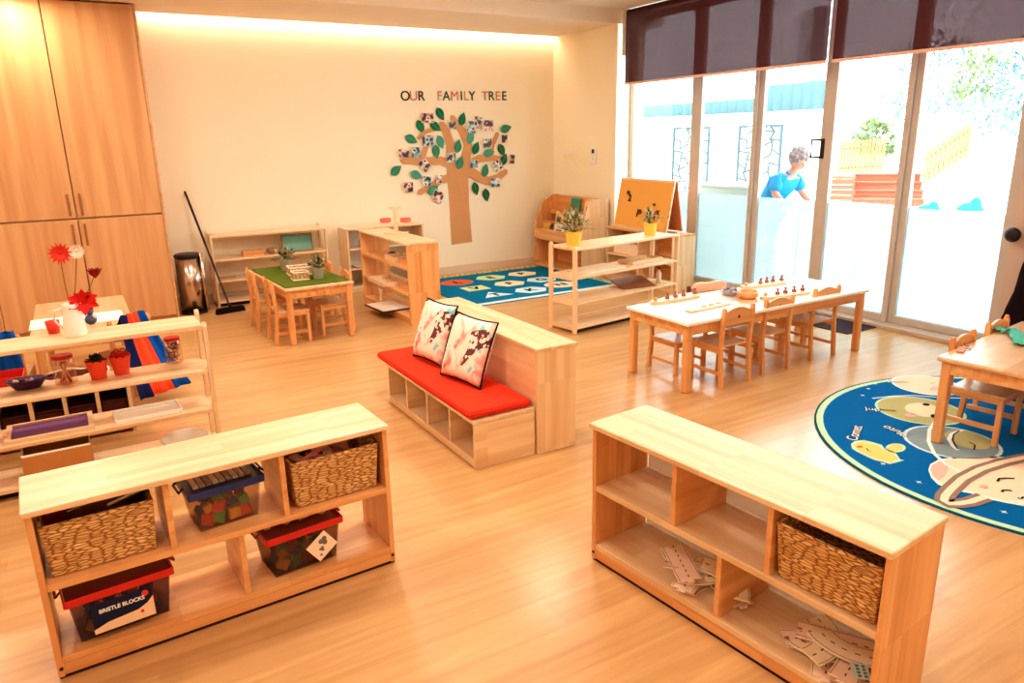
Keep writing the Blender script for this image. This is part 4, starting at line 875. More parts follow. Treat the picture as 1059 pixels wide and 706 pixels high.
# plants
leafg = plain('leaf_dusty', (112, 112, 84), .7, .2, noise=.3, nscale=60); leafp = plain('leaf_pale', (196, 188, 150), .7, .2, noise=.2, nscale=60); leafd = plain('leaf_green', (60, 84, 50), .7, .2, noise=.3, nscale=60)
def bush(name, mat, parent, c, R_, n, l, w, up=.6, sy=1):
    b = MB(); st = MB()
    for i in range(n):
        t = random.uniform(0, 2*PI); e = random.uniform(.1, 1.35); d = Vector((math.cos(t)*math.cos(e), math.sin(t)*math.cos(e), math.sin(e)))
        rr = R_*random.uniform(.35, 1); p = Vector(c)+Vector((d.x*rr, d.y*rr*sy, d.z*rr*up*1.6))
        b.mat(i % 2).leaf(p, d+Vector((random.uniform(-.5, .5), random.uniform(-.5, .5), random.uniform(-.3, .5))), l*random.uniform(.7, 1.2), w)
        if i % 5 == 0: st.tube([c, p], .0015, 4, False)
    st.build('stem', leafd, parent); return b.build(name, mat, parent)
def pot_plant(label, loc, r0, r1, h, potm, leafm, R_, n=90, l=.05, w=.022, up=.6, soil=True, name='potted_plant'):
    r = thing(name, label, 'plant', loc)
    MB().lathe([(r0, 0), (r1, h), (r1*1.06, h), (r1*1.06, h-.008), (r1*1.0, h-.008)][:3]+[(r1*.92, h), (r1*.88, h-.02), (0, h-.02)], n=24).build('pot', potm, r, smooth=False)
    bush('foliage', leafm, r, (0, 0, h-.01), R_, n, l, w, up); return r
ypot = plain('yellow_pot', (244, 206, 96), .5, .3, noise=.03); tin = plain('tin_pot', (210, 200, 186), .35, .5, metal=.5)
def onls(u, v, z): a = rad(7.6); return (3.665+u*math.cos(a)-v*math.sin(a), 5.13+u*math.sin(a)+v*math.cos(a), z)
pot_plant('leafy plant in a yellow pot at the left end of the mid-room open shelf', onls(.12, .17, .7605), .06, .075, .13, ypot, [leafg, leafp], .16, 130, .06, .024, .75)
pot_plant('small cream-leaved plant in a yellow pot at the right of the mid-room open shelf', onls(1.12, .16, .7605), .052, .066, .12, ypot, [leafp, leafg], .11, 90, .045, .02, .8)
pot_plant('bushy little plant in a tin pot on the grass mat', (1.79, 6.50, .509), .045, .062, .105, tin, [leafd, leafp], .10, 110, .045, .026, .6)
pot_plant('bushy little plant in a pot at the back of the grass mat', (1.66, 7.12, .509), .045, .06, .11, tin, [leafd, leafp], .11, 110, .045, .026, .6)
def woven_bowl(label, loc, w, d, h):
    r = thing('woven_tray', label, 'basket', loc, rad(-3))
    MB().box(-w/2, w/2, -d/2, d/2, 0, .012).box(-w/2-.004, w/2+.004, -d/2-.004, -d/2+.012, 0, h).box(-w/2-.004, w/2+.004, d/2-.012, d/2+.004, 0, h).box(-w/2-.004, -w/2+.012, -d/2, d/2, 0, h).box(w/2-.012, w/2+.004, -d/2, d/2, 0, h).build('basket_body', basket_mat(), r, bevel=.004)
    MB().tube([(-w/2, -d/2, h), (w/2, -d/2, h), (w/2, d/2, h), (-w/2, d/2, h), (-w/2, -d/2, h)], .007, 8).build('white_rim', plain('cream_rim', (244, 230, 206), .6, .2), r)
    MB().tube([(-w/2-.003, -d/2-.003, .006), (w/2+.003, -d/2-.003, .006), (w/2+.003, d/2+.003, .006), (-w/2-.003, d/2+.003, .006), (-w/2-.003, -d/2-.003, .006)], .007, 8).build('white_base', plain('cream_rim', (244, 230, 206), .6, .2), r)
    return r
woven_bowl('larger shallow woven tray with cream rim on the grass mat', (1.72, 6.83, .509), .22, .16, .07)
woven_bowl('smaller woven tray with cream rim beside the tin-potted plant', (1.64, 6.55, .509), .13, .13, .07)
# bin and broom
r = thing('pedal_bin', 'slim steel pedal bin with black rim against the back wall', 'bin', (.91, 8.12, 0))
MB().lathe([(.125, .03), (.125, .59)], n=32).build('bin_body', chrome, r, smooth=True); MB().lathe([(.13, 0), (.13, .03), (0, .03)], n=32).build('bin_base', black, r)
MB().lathe([(.131, .59), (.131, .607), (.11, .62), (0, .625)], n=32).build('bin_lid', black, r); MB().box(-.05, .05, -.17, -.135, .01, .022).build('pedal', black, r, bevel=.004)
MB().tube([(.12, -.08, .03), (.12, -.08, .62)], .02, 12).build('hinge_post', chrome, r, smooth=True)
h0 = at(238, 318, .05); h1 = atY(191, 198, 8.50)
r = thing('broom', 'black long-handled broom leaning on the back wall', 'broom', (h0.x, h0.y, 0)); e = h1-Vector((h0.x, h0.y, 0))
MB().tube([(0, 0, .055), tuple(Vector((0, 0, .055)).lerp(e, .55))], .010, 10).build('handle', plain('maroon_grip', (70, 28, 30), .4, .4), r); MB().tube([tuple(Vector((0, 0, .055)).lerp(e, .55)), tuple(e)], .0115, 10).build('grip', black, r)
MB().tube([(0, 0, .045), (0, 0, .085)], .018, 10).build('socket', black, r)
MB().prism([(-.15, .0), (.15, 0), (.135, .055), (-.135, .055)], -.03, .03, TR((0, 0, 0), rz=rad(12)), axis='y').build('broom_head', plain('bristle_black', (36, 24, 24), .9, .1, noise=.5, nscale=90, bump=.8), r)
# orange mid case fillings
for k, (y, z, s, col, lab, nm) in enumerate([(7.00, .5405, .07, (90, 50, 30), 'dark round seed pod on the top shelf of the mid-room case', 'seed_pod')]):
    r = thing(nm, lab, 'pod', (2.70, y, z)); MB().ball((0, 0, .035), .04, sx=1.3, sz=.8).build('pod', plain('pod_brown', (80, 46, 34), .7, .3, bump=.5), r, smooth=True)
def open_box(label, loc, w, d, h, mat, rz=0, name='wooden_tray', t=.007):
    r = thing(name, label, 'tray', loc, rz)
    MB().box(-w/2, w/2, -d/2, d/2, 0, t).build('base', mat, r); q = MB().box(-w/2, w/2, -d/2, -d/2+t, t, h).box(-w/2, w/2, d/2-t, d/2, t, h).box(-w/2, -w/2+t, -d/2+t, d/2-t, t, h).box(w/2-t, w/2, -d/2+t, d/2-t, t, h); q.build('tray_sides', mat, r); return r
open_box('shallow wooden tray with toys at the middle of the case top shelf', (2.70, 6.82, .5405), .2, .26, .055, 'pale')
open_box('small wooden box at the near end of the case top shelf', (2.70, 6.50, .5405), .16, .18, .06, 'orange')
open_box('long wooden tray jutting out of the middle shelf of the case', (2.62, 6.98, .3005), .26, .44, .04, 'pale')
open_box('dark-bottomed wooden tray on the middle shelf at the near end', (2.70, 6.48, .3005), .2, .24, .05, 'orange')
q = MB(); v, f = text_geo('y', .16, .006, .006); q.add(v, f, TR((0, 0, 0), rx=PI/2, rz=-PI/2)); tag(q.build('letter_shape', 'pale', loc=(2.50, 6.86, .235)), 'small pale wooden loop hanging over the case shelf edge', 'toy')
r = thing('framed_tray', 'white tray with a black frame sticking out of the case bottom shelf', 'tray', (2.56, 6.86, .0705), 0); MB().box(-.15, .15, -.22, .22, 0, .012).build('tray_frame', black, r); MB().box(-.14, .14, -.21, .21, .012, .016).build('tray_sheet', plain('sheet_cream', (244, 226, 206), .6, .2), r)
r.rotation_euler = (0, 0, rad(4))
# balance toy on top of the case
r = thing('balance_scale', 'pale wooden toy scale with two pink pans on top of the mid-room case', 'toy', (2.76, 7.0, .7805), rad(-30))
MB().box(-.12, .12, -.05, .05, 0, .015).build('base', 'pale', r, bevel=.003); MB().box(-.02, .02, -.012, .012, .015, .26).build('column', 'pale', r, bevel=.003)
MB().prism([(-.07, .255), (0, .225), (.07, .255), (.05, .275), (.0, .265), (-.05, .275)], -.008, .008, axis='y').build('beam', 'pale', r)
for s in (-1, 1):
    MB().tube([(s*.06, 0, .26), (s*.10, 0, .16)], .0015, 5).build('cord', white, r)
    MB().lathe([(.045, 0), (.055, .005), (.056, .042), (.050, .042), (.048, .008), (0, .006)], (s*.10, 0, .115), 20).build('pan', plain('coral_pan', (228, 122, 104), .5, .3), r)
# wall case things
r = thing('dark_plant', 'low dark leafy plant on the top shelf of the pale wall case', 'plant', (2.86, 8.26, .501)); MB().lathe([(.05, 0), (.07, .02), (0, .02)], n=16).build('dish', plain('dish_brown', (110, 70, 60), .6, .2), r); bush('foliage', [plain('leaf_dark', (62, 48, 50), .6, .2), leafd], r, (0, 0, .015), .08, 60, .04, .02, .4)
r = thing('thin_tray', 'thin maroon tray on the middle shelf of the pale wall case', 'tray', (2.86, 8.24, .271)); MB().box(-.16, .16, -.1, .1, 0, .008).build('tray_base', plain('maroon_tray', (150, 70, 60), .5, .3), r); MB().box(-.15, .15, -.09, .09, .008, .01).build('tray_mat', plain('sheet_cream', (244, 226, 206), .6, .2), r)
tag(MB().box(-.12, .12, -.08, .08, 0, .12).build('pale_blue_box', plain('pale_blue', (206, 224, 224), .6, .2), loc=(2.95, 8.28, .056), bevel=.004), 'pale blue box on the bottom shelf of the pale wall case', 'box')
# mid-room open shelf things
def lsr(): return rad(7.6)
r = thing('paper_stack', 'wide cream sheet stack on the second level of the mid-room shelf', 'paper', onls(.42, .18, .511), lsr()+.03); MB().box(-.25, .25, -.14, .14, 0, .012).build('sheets', plain('sheet_cream', (246, 228, 208), .6, .2), r)
open_box('long wooden tray at the right of the mid-room shelf second level', onls(1.02, .19, .511), .42, .2, .035, 'pale', lsr())
for k in range(6):
    p = onls(.88+.055*k, .18+.03*(k % 2), .5185); tag(MB().box(-.025, .025, -.035, .035, 0, .012).build('wooden_block', plain('blk_gold_%d' % (k % 2), [(236, 190, 110), (214, 176, 90)][k % 2], .5, .3), loc=p, rotz=.3*k), 'golden wooden block in the long tray on the mid-room shelf', 'block', 'golden blocks in the long tray')
r = thing('display_board', 'dark-edged flat picture board lying tilted on the third level of the mid-room shelf', 'board', onls(.93, .20, .31), lsr()); r.rotation_euler = (rad(14), 0, lsr()+rad(-12)); MB().box(-.19, .19, -.13, .13, 0, .008).build('board', plain('board_brown', (150, 96, 66), .5, .3), r); MB().box(-.195, .195, -.138, -.13, -.002, .010).build('board_edge', dark, r)
r = thing('bottle', 'small clear bottle with a dark cap on the third level of the mid-room shelf', 'bottle', onls(1.22, .12, .286)); MB().lathe([(.026, 0), (.028, .09), (.012, .12), (.012, .13)], n=16).build('bottle_body', plain('bottle_pale', (244, 232, 220), .3, .5), r, smooth=True); MB().lathe([(.014, .13), (.014, .155), (0, .155)], n=12).build('bottle_cap', plain('cap_red', (130, 40, 50), .5, .3), r)
# ================================================================== LONG TABLE TRAYS
def cyl_board(label, px, py, rz, kn=(.0, .085, .17, .29)):
    p = at(px, py, .51); r = thing('cylinder_tray', label, 'toy', (p.x, p.y, .5005), rz, 'knobbed cylinder trays on the long table')
    pl = [(-.20, -.045), (-.10, -.045), (-.06, -.06), (.20, -.06), (.22, -.04), (.22, .04), (.20, .06), (-.06, .06), (-.10, .045), (-.20, .045), (-.24, .02), (-.24, -.02)]
    MB().prism(pl, 0, .022).build('tray_board', 'pale', r, bevel=.004)
    MB().lathe([(.012, .022), (.014, .045), (0, .05)], (-.2, 0, 0), 12).build('end_peg', 'orange', r)
    for x in kn: MB().lathe([(.017, .023), (.017, .04), (.006, .044), (.006, .052), (.011, .056), (.010, .066), (0, .068)], (x-.08, 0, 0), 14).build('knob', plain('knob_mauve', (166, 112, 106), .5, .3), r)
    return r
cyl_board('wooden cylinder tray at the near left of the long table', 698, 309, rad(3))
r = thing('wooden_plank_tray', 'thin wooden tray with faint yellow discs in front of the first cylinder tray', 'toy', (*at(730, 317, .51)[:2], .5005), rad(6)); MB().prism([(-.2, -.04), (-.08, -.05), (.22, -.05), (.24, .03), (-.08, .05), (-.2, .02)], 0, .014).build('tray_board', 'pale', r, bevel=.004)
for x in (-.02, .06, .14): MB().lathe([(.02, .014), (.02, .024), (0, .024)], (x, 0, 0), 14).build('disc', plain('disc_yellow', (240, 214, 150), .5, .3), r)
cyl_board('wooden cylinder tray at the far end of the long table', 790, 294, rad(-2), (.04, .11, .18, .28))
cyl_board('wooden cylinder tray at the right end of the long table', 812, 304.5, rad(-4), (.0, .08, .17, .26))
r = thing('wooden_arch_toy', 'low wavy pink-toned wooden toy at the far side of the long table', 'toy', (*at(733, 299, .51)[:2], .5005), rad(-8)); n = 12
MB().prism([(-.16, 0), (.16, 0), (.16, .05)]+[(.16-.32*i/n, .045+.028*math.sin(PI*i/n)+.01*math.sin(3*PI*i/n)) for i in range(1, n)]+[(-.16, .03)], -.02, .02, axis='y').build('toy_body', plain('peach_wood', (240, 186, 156), .5, .3), r, bevel=.004)
MB().lathe([(.016, 0), (.016, .05), (0, .055)], (-.19, 0, 0), 12).build('dark_peg', plain('peg_dark', (110, 60, 60), .5, .3), r)
r = thing('pebble_bowl', 'bowl heaped with grey-mauve pebbles on the long table', 'bowl', (*at(755, 304, .51)[:2], .5005)); MB().lathe([(.04, 0), (.075, .03), (.078, .035), (.07, .035), (0, .01)], n=20).build('bowl', plain('bowl_grey', (180, 160, 160), .4, .4), r, smooth=True)
for i in range(26):
    t = random.uniform(0, 2*PI); q_ = .058*math.sqrt(random.random()); MB().ball((q_*math.cos(t), q_*math.sin(t), .038+.035*(1-q_/.058)), random.uniform(.011, .016), 8, sz=.7).build('pebble', plain('pebble_%d' % (i % 3), [(170, 150, 156), (140, 120, 134), (200, 186, 184)][i % 3], .5, .4), r, smooth=True)
r = thing('wooden_bowl', 'round pale wooden bowl with a dark inside on the long table', 'bowl', (*at(773, 307, .51)[:2], .5005)); MB().lathe([(.055, 0), (.078, .02), (.08, .055), (.07, .055), (.066, .02), (0, .012)], n=24).build('bowl', 'orange', r, smooth=True)
tag(MB().box(-.15, .15, -.11, .11, 0, .002).build('paper_sheet', plain('sheet_white', (252, 248, 242), .6, .2, noise=.01), loc=(*at(742, 305, .5)[:2], .5005), rotz=.05), 'white sheet of paper lying on the long table', 'paper')
tag(MB().box(-.14, .14, -.10, .10, 0, .003).build('wooden_placemat', wood('table', 0), loc=(*at(766, 311.5, .5)[:2], .5005), rotz=.02), 'light brown placemat under the round wooden bowl', 'mat')
# right table things
r = thing('toy_pieces', 'flat coral and grey toy scissors lying on the planet-rug table', 'toy', (*at(994, 362, .51)[:2], .5095), RZ+.3); MB().box(-.06, .06, -.02, .02, 0, .012).build('coral_handle', plain('coral', (232, 150, 120), .5, .3), r, bevel=.004); q = MB()
for s in (-1, 1): q.tube([(.06+.03*math.cos(t)*1.2, s*.022+.018*math.sin(t), .008) for t in [2*PI*k/12 for k in range(13)]], .004, 6, False)
q.build('grey_loops', plain('loop_grey', (180, 176, 172), .4, .4), r)
tg = plain('teal_cloth', (90, 196, 176), .7, .2, noise=.1); b = MB(); n = 18; vs = []
pth = [Vector((*at(x, y, .52)[:2], 0)) for x, y in ((1030, 342), (1040, 341), (1049, 344), (1054, 350), (1056, 357))]
for i in range(n+1):
    u = i/n*(len(pth)-1); k = min(int(u), len(pth)-2); c_ = pth[k].lerp(pth[k+1], u-k); d = (pth[min(k+1, 4)]-pth[k]).normalized(); a = Vector((-d.y, d.x, 0))
    for j in range(7): vs.append(tuple(c_+a*(j-3)*.013+Vector((0, 0, .515+.022*abs(math.sin(j*1.3+i*.5))))))
b.add(vs, [(i*7+j, (i+1)*7+j, (i+1)*7+j+1, i*7+j+1) for i in range(n) for j in range(6)])
tag(b.build('teal_ribbon', tg, smooth=True), 'crumpled teal cloth strip lying on the planet-rug table', 'cloth')
# ================================================================== LEFT SHELF THINGS
y2 = 4.13
def on2(px, py, z, dy=.1): p = at(px, py, z); return (p.x, p.y, z)
r = thing('jug', 'white enamel jug holding red and white flowers on the left shelf', 'jug', (.0, 4.245, .7605)); p = at(79, 349, .76); r.location = (p.x, p.y+.045, .7605)
MB().lathe([(.05, 0), (.055, .01), (.047, .09), (.036, .15), (.040, .17), (.037, .17), (.033, .15), (.044, .09), (.045, .015), (0, .012)], n=28).build('jug_body', white, r, smooth=True)
MB().tube([(-.038, 0, .15), (-.075, 0, .14), (-.082, 0, .09), (-.05, 0, .045)], .006, 8).build('jug_handle', white, r, smooth=True); MB().prism([(.030, .15), (.058, .175), (.030, .172)], -.012, .012, axis='y').build('spout', white, r)
J = Vector(r.location)
def flower(px, py, kind, label, yy=J.y, cat='flower'):
    h = atY(px, py, yy); f = thing('flower', label, cat, (J.x, J.y, J.z+.03)); e = h-Vector(f.location); m_ = e*.5+Vector((-.01 if kind == 'g' else .0, 0, .04 if kind == 'g' else -.01))
    pts = [Vector((0, 0, 0)), Vector((e.x*.12, 0, .13)), m_, e]
    sp = [tuple(pts[0].lerp(pts[1], k/3)) for k in range(3)]+[tuple(((1-t)**2)*pts[1]+2*t*(1-t)*m_+t*t*e) for t in [k/8 for k in range(9)]]
    MB().tube(sp, .0028, 6).build('stem', plain('stem_brown', (140, 110, 60), .7, .2), f)
    b = MB()
    if kind in 'gw':
        for ringn in range(2):
            for k in range(14): t = 2*PI*k/14+ringn*.2; b.leaf(e, (math.cos(t), -.35-.2*ringn, math.sin(t)+.1), .062-.014*ringn if kind == 'g' else .042, .02, Vector((0, -1, .2)))
        b.ball(tuple(e+Vector((0, -.004, .008))), .010, 8)
    elif kind == 'r':
        for k in range(16): t = k*2.4; b.leaf(e-Vector((0, 0, .025)), (math.cos(t)*.6, math.sin(t)*.6, 1-.02*k), .065, .045)
    else:
        for k in range(12): t = 2*PI*k/12; b.leaf(e, (math.cos(t), -.3-.2*(k % 2), math.sin(t)*.75), .085 if k % 2 else .065, .06, Vector((0, -1, .3)))
        b.ball(tuple(e), .018, 8)
    cm = {'g': (232, 70, 52), 'w': (250, 226, 206), 'r': (150, 24, 34), 'p': (222, 44, 36)}[kind]
    b.build('bloom', plain('petal_'+kind, cm, .6, .2, noise=.12), f)
    if kind == 'r':
        lf = MB(); q = e*.55
        for k in range(4): lf.leaf(tuple(q), (math.cos(k*1.7), math.sin(k*1.7), .5), .05, .024)
        lf.build('leaves', leafd, f)
flower(62, 262, 'g', 'red daisy-like flower, tallest in the white jug'); flower(79, 260, 'w', 'white daisy-like flower beside the tallest red one'); flower(98, 283, 'r', 'dark red rose leaning right from the white jug'); flower(86, 311, 'p', 'large red bloom low at the mouth of the white jug')
p = at(56, 346, .76)
r = thing('cup', 'small red cup on the left shelf beside the white jug', 'cup', (p.x, p.y+.04, .7605)); MB().lathe([(.026, 0), (.034, .065), (.031, .065), (.024, .006), (0, .006)], n=20).build('cup_body', plain('red_cup', (222, 70, 50), .4, .4), r, smooth=True)
r = thing('figurine', 'small blue and white toy behind the jug on the left shelf', 'toy', (p.x+.175, p.y+.13, .7605)); MB().ball((0, 0, .03), .03, sz=1).ball((0, 0, .075), .02).build('toy_body', plain('toy_bluegrey', (84, 92, 130), .5, .4, noise=.2), r, smooth=True); MB().ball((.02, -.01, .05), .014).build('toy_arm', white, r, smooth=True)
def jar(label, px, py, z, R_, h, fill):
    p = at(px, py, z); r = thing('glass_jar', label, 'jar', (p.x, p.y+R_, z+.0005))
    MB().lathe([(R_, 0), (R_, h*.8), (R_*.85, h*.88), (R_*.85, h*.9)], n=24).build('jar_body', glassy('jar_glass', (255, 244, 236), .84, .08), r, smooth=True)
    MB().lathe([(R_*.93, h*.88), (R_*.93, h*.99), (R_*.86, h), (0, h)], n=24).build('jar_lid', plain('lid_jar_red', (206, 44, 34), .4, .4), r)
    if fill == 'sticks':
        for k in range(7):
            t = k*2.4; a = (R_*.6*math.cos(t), R_*.6*math.sin(t)); MB().tube([(a[0]*.8, a[1]*.8, .004), (-a[0]*.5, a[1], h*.72)], .006, 6).build('stick', plain('stick_%d' % (k % 2), [(226, 150, 100), (150, 80, 60)][k % 2], .6, .3), r)
    else:
        for k in range(110):
            t = random.uniform(0, 2*PI); q = R_*.82*math.sqrt(random.random()); z_ = .012+random.random()*h*.68
            d = Vector((random.uniform(-1, 1), random.uniform(-1, 1), random.uniform(-1, 1))).normalized()*.009; c_ = Vector((q*math.cos(t)*.85, q*math.sin(t)*.85, z_+.006))
            MB().tube([tuple(c_-d), tuple(c_+d)], .0035, 5).build('bead', plain('bead_%d' % (k % 4), [(120, 60, 50), (220, 170, 130), (70, 40, 40), (190, 110, 80)][k % 4], .5, .3), r)
    return r
jar('red-lidded glass jar with wooden sticks on the left shelf', 69, 398, .51, .052, .15, 'sticks'); jar('red-lidded glass jar of small brown beads at the right end of the left shelf', 182, 376, .51, .045, .145, 'beads')
redp = plain('red_pot', (236, 84, 54), .45, .3)
for px, py, lab, k in ((103, 393, 'scallop-edged red pot with dark green sprigs on the left shelf', 0), (127, 388, 'scallop-edged red pot full of red curled ribbons on the left shelf', 1)):
    p = at(px, py, .51); r = thing('flower_pot', lab, 'pot', (p.x, p.y+.04, .5105)); n = 40; b = MB(); vs = []
    for zz_, rr_ in ((0, .036), (.085, .050), (.095, .054), (.095, .050), (.01, .033)):
        for i in range(n):
            t = 2*PI*i/n; vs.append((rr_*math.cos(t), rr_*math.sin(t), zz_+(.010*abs(math.sin(t*5)) if zz_ > .09 else 0)))
    b.add(vs, [(a*n+i, a*n+(i+1) % n, (a+1)*n+(i+1) % n, (a+1)*n+i) for a in range(4) for i in range(n)]+[tuple(range(n))[::-1], tuple(4*n+i for i in range(n))]); b.build('pot_body', redp, r)
    if k == 0: bush('sprigs', [plain('sprig_green', (40, 66, 30), .7, .2), leafd], r, (0, 0, .085), .045, 70, .03, .014, .4)
    else:
        for i in range(9):
            t = i*.7; c_ = Vector((.026*math.cos(t), .026*math.sin(t), .105+.012*(i % 2))); MB().tube([tuple(c_+Vector((.014*math.cos(u), .004*math.sin(u*.5), .014*math.sin(u)))) for u in [2*PI*j/10 for j in range(10)]], .004, 6).build('ribbon_curl', plain('ribbon_red', (214, 50, 40), .4, .4), r)
p = at(29, 404, .51); r = thing('purple_bowl', 'oval dark purple bowl with toys on the left shelf', 'bowl', (p.x, p.y+.05, .5105)); pur = plain('purple_plastic', (66, 30, 92), .35, .5)
MB().lathe([(.045, 0), (.072, .045), (.076, .05), (.068, .05), (.04, .008), (0, .008)], n=28, sx=1.25, sy=.75).build('bowl_body', pur, r, smooth=True); MB().tube([(.088*1.05, 0, .045), (.115, 0, .05), (.105, 0, .056)], .006, 6).build('bowl_handle', pur, r)
for k in range(6): tag(MB().box(-.014, .014, -.01, .01, 0, .02).build('small_toy', plain('smalltoy_%d' % (k % 3), [(236, 214, 190), (60, 50, 60), (150, 60, 50)][k % 3], .5, .3), loc=(p.x-.05+.02*k, p.y+.05+.012*(k % 2), .54), rot=(.3*k, .2, .5*k)), '%s scrap of toy in the purple bowl' % ['cream', 'dark', 'reddish'][k % 3], 'toy', 'bits in the purple bowl')
# purple tray, white tray, felt box and dish on the lower levels
pa = at(52, 441, .285)
r = thing('framed_tray', 'wooden-framed purple tray on the third level of the left shelf', 'tray', (-.285, 4.28, .2855), rad(1)); MB().box(-.17, .17, -.11, .11, 0, .008).build('purple_base', plain('mauve_felt', (138, 96, 150), .85, .1), r)
q = MB().box(-.195, .195, -.13, -.11, 0, .02).box(-.195, .195, .11, .13, 0, .02).box(-.195, -.17, -.11, .11, 0, .02).box(.17, .195, -.11, .11, 0, .02); q.build('tray_frame', 'pale', r)
pa = at(152, 424, .285); r = thing('white_tray', 'flat white plastic tray at the right of the left shelf third level', 'tray', (pa.x, 4.25, .2855), rad(2)); MB().box(-.155, .155, -.085, .085, 0, .006).build('tray_base', white, r); q = MB().box(-.165, .165, -.095, -.085, 0, .022).box(-.165, .165, .085, .095, 0, .022).box(-.165, -.155, -.085, .085, 0, .022).box(.155, .165, -.085, .085, 0, .022); q.build('tray_rim', white, r, bevel=.003)
pa = at(56, 480, .06); r = thing('felt_box', 'tan box with a white rim on the bottom level of the left shelf', 'box', (pa.x+.035, 4.235, .0605), rad(1)); r.scale = (.88, 1, 1); tanm = plain('tan_felt', (196, 138, 84), .9, .1, noise=.08, nscale=90); h = .15
MB().box(-.165, .165, -.08, .08, 0, .01).box(-.165, .165, -.09, -.08, 0, h).box(-.165, .165, .08, .09, 0, h).box(-.175, -.165, -.09, .09, 0, h).box(.165, .175, -.09, .09, 0, h).build('box_body', tanm, r)
MB().tube([(-.17, -.085, h), (.17, -.085, h), (.17, .085, h), (-.17, .085, h), (-.17, -.085, h)], .007, 8).build('white_rim', white, r); MB().box(-.164, .164, -.079, .079, .08, .085).build('dark_filling', plain('filling_dark', (40, 14, 26), .8, .1, noise=.5, nscale=40), r)
pa = at(186, 450, .06); r = thing('dish', 'round white dish on the bottom level at the right of the left shelf', 'dish', (.33, 4.24, .0605)); MB().lathe([(.07, 0), (.12, .05), (.124, .055), (.117, .055), (.068, .006), (0, .006)], n=36).build('dish_body', white, r, smooth=True)
# ================================================================== TABLE, BENCH AND DRAPED CHAIRS BEHIND THE LEFT SHELF
table('wooden child table behind the left shelf laid with white paper', 1.30, .62, .5, (-.08, 6.15, 0), PI/2, name='child_table')
tag(MB().box(-.29, .29, -.17, .17, 0, .002).build('paper_sheet', plain('sheet_white', (252, 248, 242), .6, .2, noise=.01), loc=(-.11, 5.98, .5005)), 'wide white sheet across the table behind the left shelf', 'paper')
r = thing('cubby_bench', 'low wooden unit with dark boxes behind the left shelf', 'bench', (-.75, 4.82, 0)); L_ = .87
MB().box(0, L_, 0, .3, .285, .305).build('top_board', 'orange', r, bevel=.002); MB().box(0, L_, 0, .3, .02, .04).build('bottom_board', 'orange', r); MB().box(0, L_, .29, .3, .041, .284).build('back_panel', 'orange', r)
for k in range(6): MB().box(k*(L_-.022)/5, k*(L_-.022)/5+.022, 0, .289, .041 if 0 < k < 5 else .0, .284).build('divider', 'pale', r)
for k in range(5):
    c_ = -.75+.022/2+(k+.5)*(L_-.022)/5; q = thing('dark_box', 'dark maroon box inside the low unit behind the left shelf', 'box', (c_, 4.97, .0405), 0, 'dark boxes in the low unit'); MB().box(-.068, .068, -.12, .12, 0, .16).build('box_body', plain('maroon_box', (84, 38, 36), .6, .2, noise=.15), q, bevel=.006); MB().box(-.072, .072, -.125, .125, .161, .17).build('box_lid', plain('maroon_lid', (70, 34, 40), .5, .3), q, bevel=.002)
r = thing('toy_basket', 'shallow dark basket with cream edging on the low unit behind the left shelf', 'basket', (-.20, 4.97, .3055)); MB().lathe([(.1, 0), (.15, .07), (.142, .07), (.09, .01), (0, .01)], n=24, sx=1.5, sy=.7).build('basket_body', plain('dark_wicker', (110, 56, 44), .8, .2, bump=.6), r); MB().tube([(.225*math.cos(t), .105*math.sin(t), .072+.01*math.sin(5*t)) for t in [2*PI*k/40 for k in range(41)]], .006, 6, False).build('cream_edging', plain('cream_rim', (244, 230, 206), .6, .2), r)
def draped(label, x, y, rz, cloths, fl=.17, cw_=.26):
    c_ = dup(ch, (x, y, 0), rz, label, 'cloth-draped chairs at the table behind the left shelf')
    for k, (u0, u1, col, flare, name) in enumerate(cloths):
        n, m_ = 10, 8; vs = []
        for j in range(m_+1):
            v = j/m_
            for i in range(n+1):
                u = u0+(u1-u0)*i/n; wdt = cw_*(1+flare*v); xx = (u-.5)*wdt; yy = .145+.055+.01*k+fl*v**1.3+.012*math.sin(u*26); zz_ = .60-.52*v
                vs.append((xx, yy, zz_))
        # over the top of the backrest
        for i in range(n+1): u = u0+(u1-u0)*i/n; vs.append(((u-.5)*cw_, .13, .47))
        f_ = [(a*(n+1)+i, a*(n+1)+i+1, (a+1)*(n+1)+i+1, (a+1)*(n+1)+i) for a in range(m_) for i in range(n)]
        f_ += [(i, i+1, (m_+1)*(n+1)+i+1, (m_+1)*(n+1)+i) for i in range(n)]
        q = MB(); q.add(vs, f_); o = q.build('cloth_panel', plain('cloth_%d_%d_%d' % col, col, .85, .1, noise=.1), c_, smooth=True)
        sd = o.modifiers.new('solid', 'SOLIDIFY'); sd.thickness = .004
    return c_
BL, ORR, RD, DB = (20, 84, 160), (232, 84, 50), (196, 34, 40), (34, 40, 90)
draped('child chair draped in blue and orange cloth at the left-hand table', .12, 5.68, PI+.5, [(0, .34, BL, 1.1, 'a'), (.34, .76, ORR, 1.1, 'b'), (.76, 1, DB, 1.1, 'c')], .26, .19)
draped('child chair draped in blue cloth at the left of the left-hand table', -.56, 5.60, PI-.1, [(0, .5, BL, .3, 'a'), (.5, 1, DB, .3, 'b')], .03)
r = open_box('red open plastic crate on the low unit behind the left shelf', (-.535, 4.97, .3055), .26, .2, .13, red, 0, 'plastic_crate')
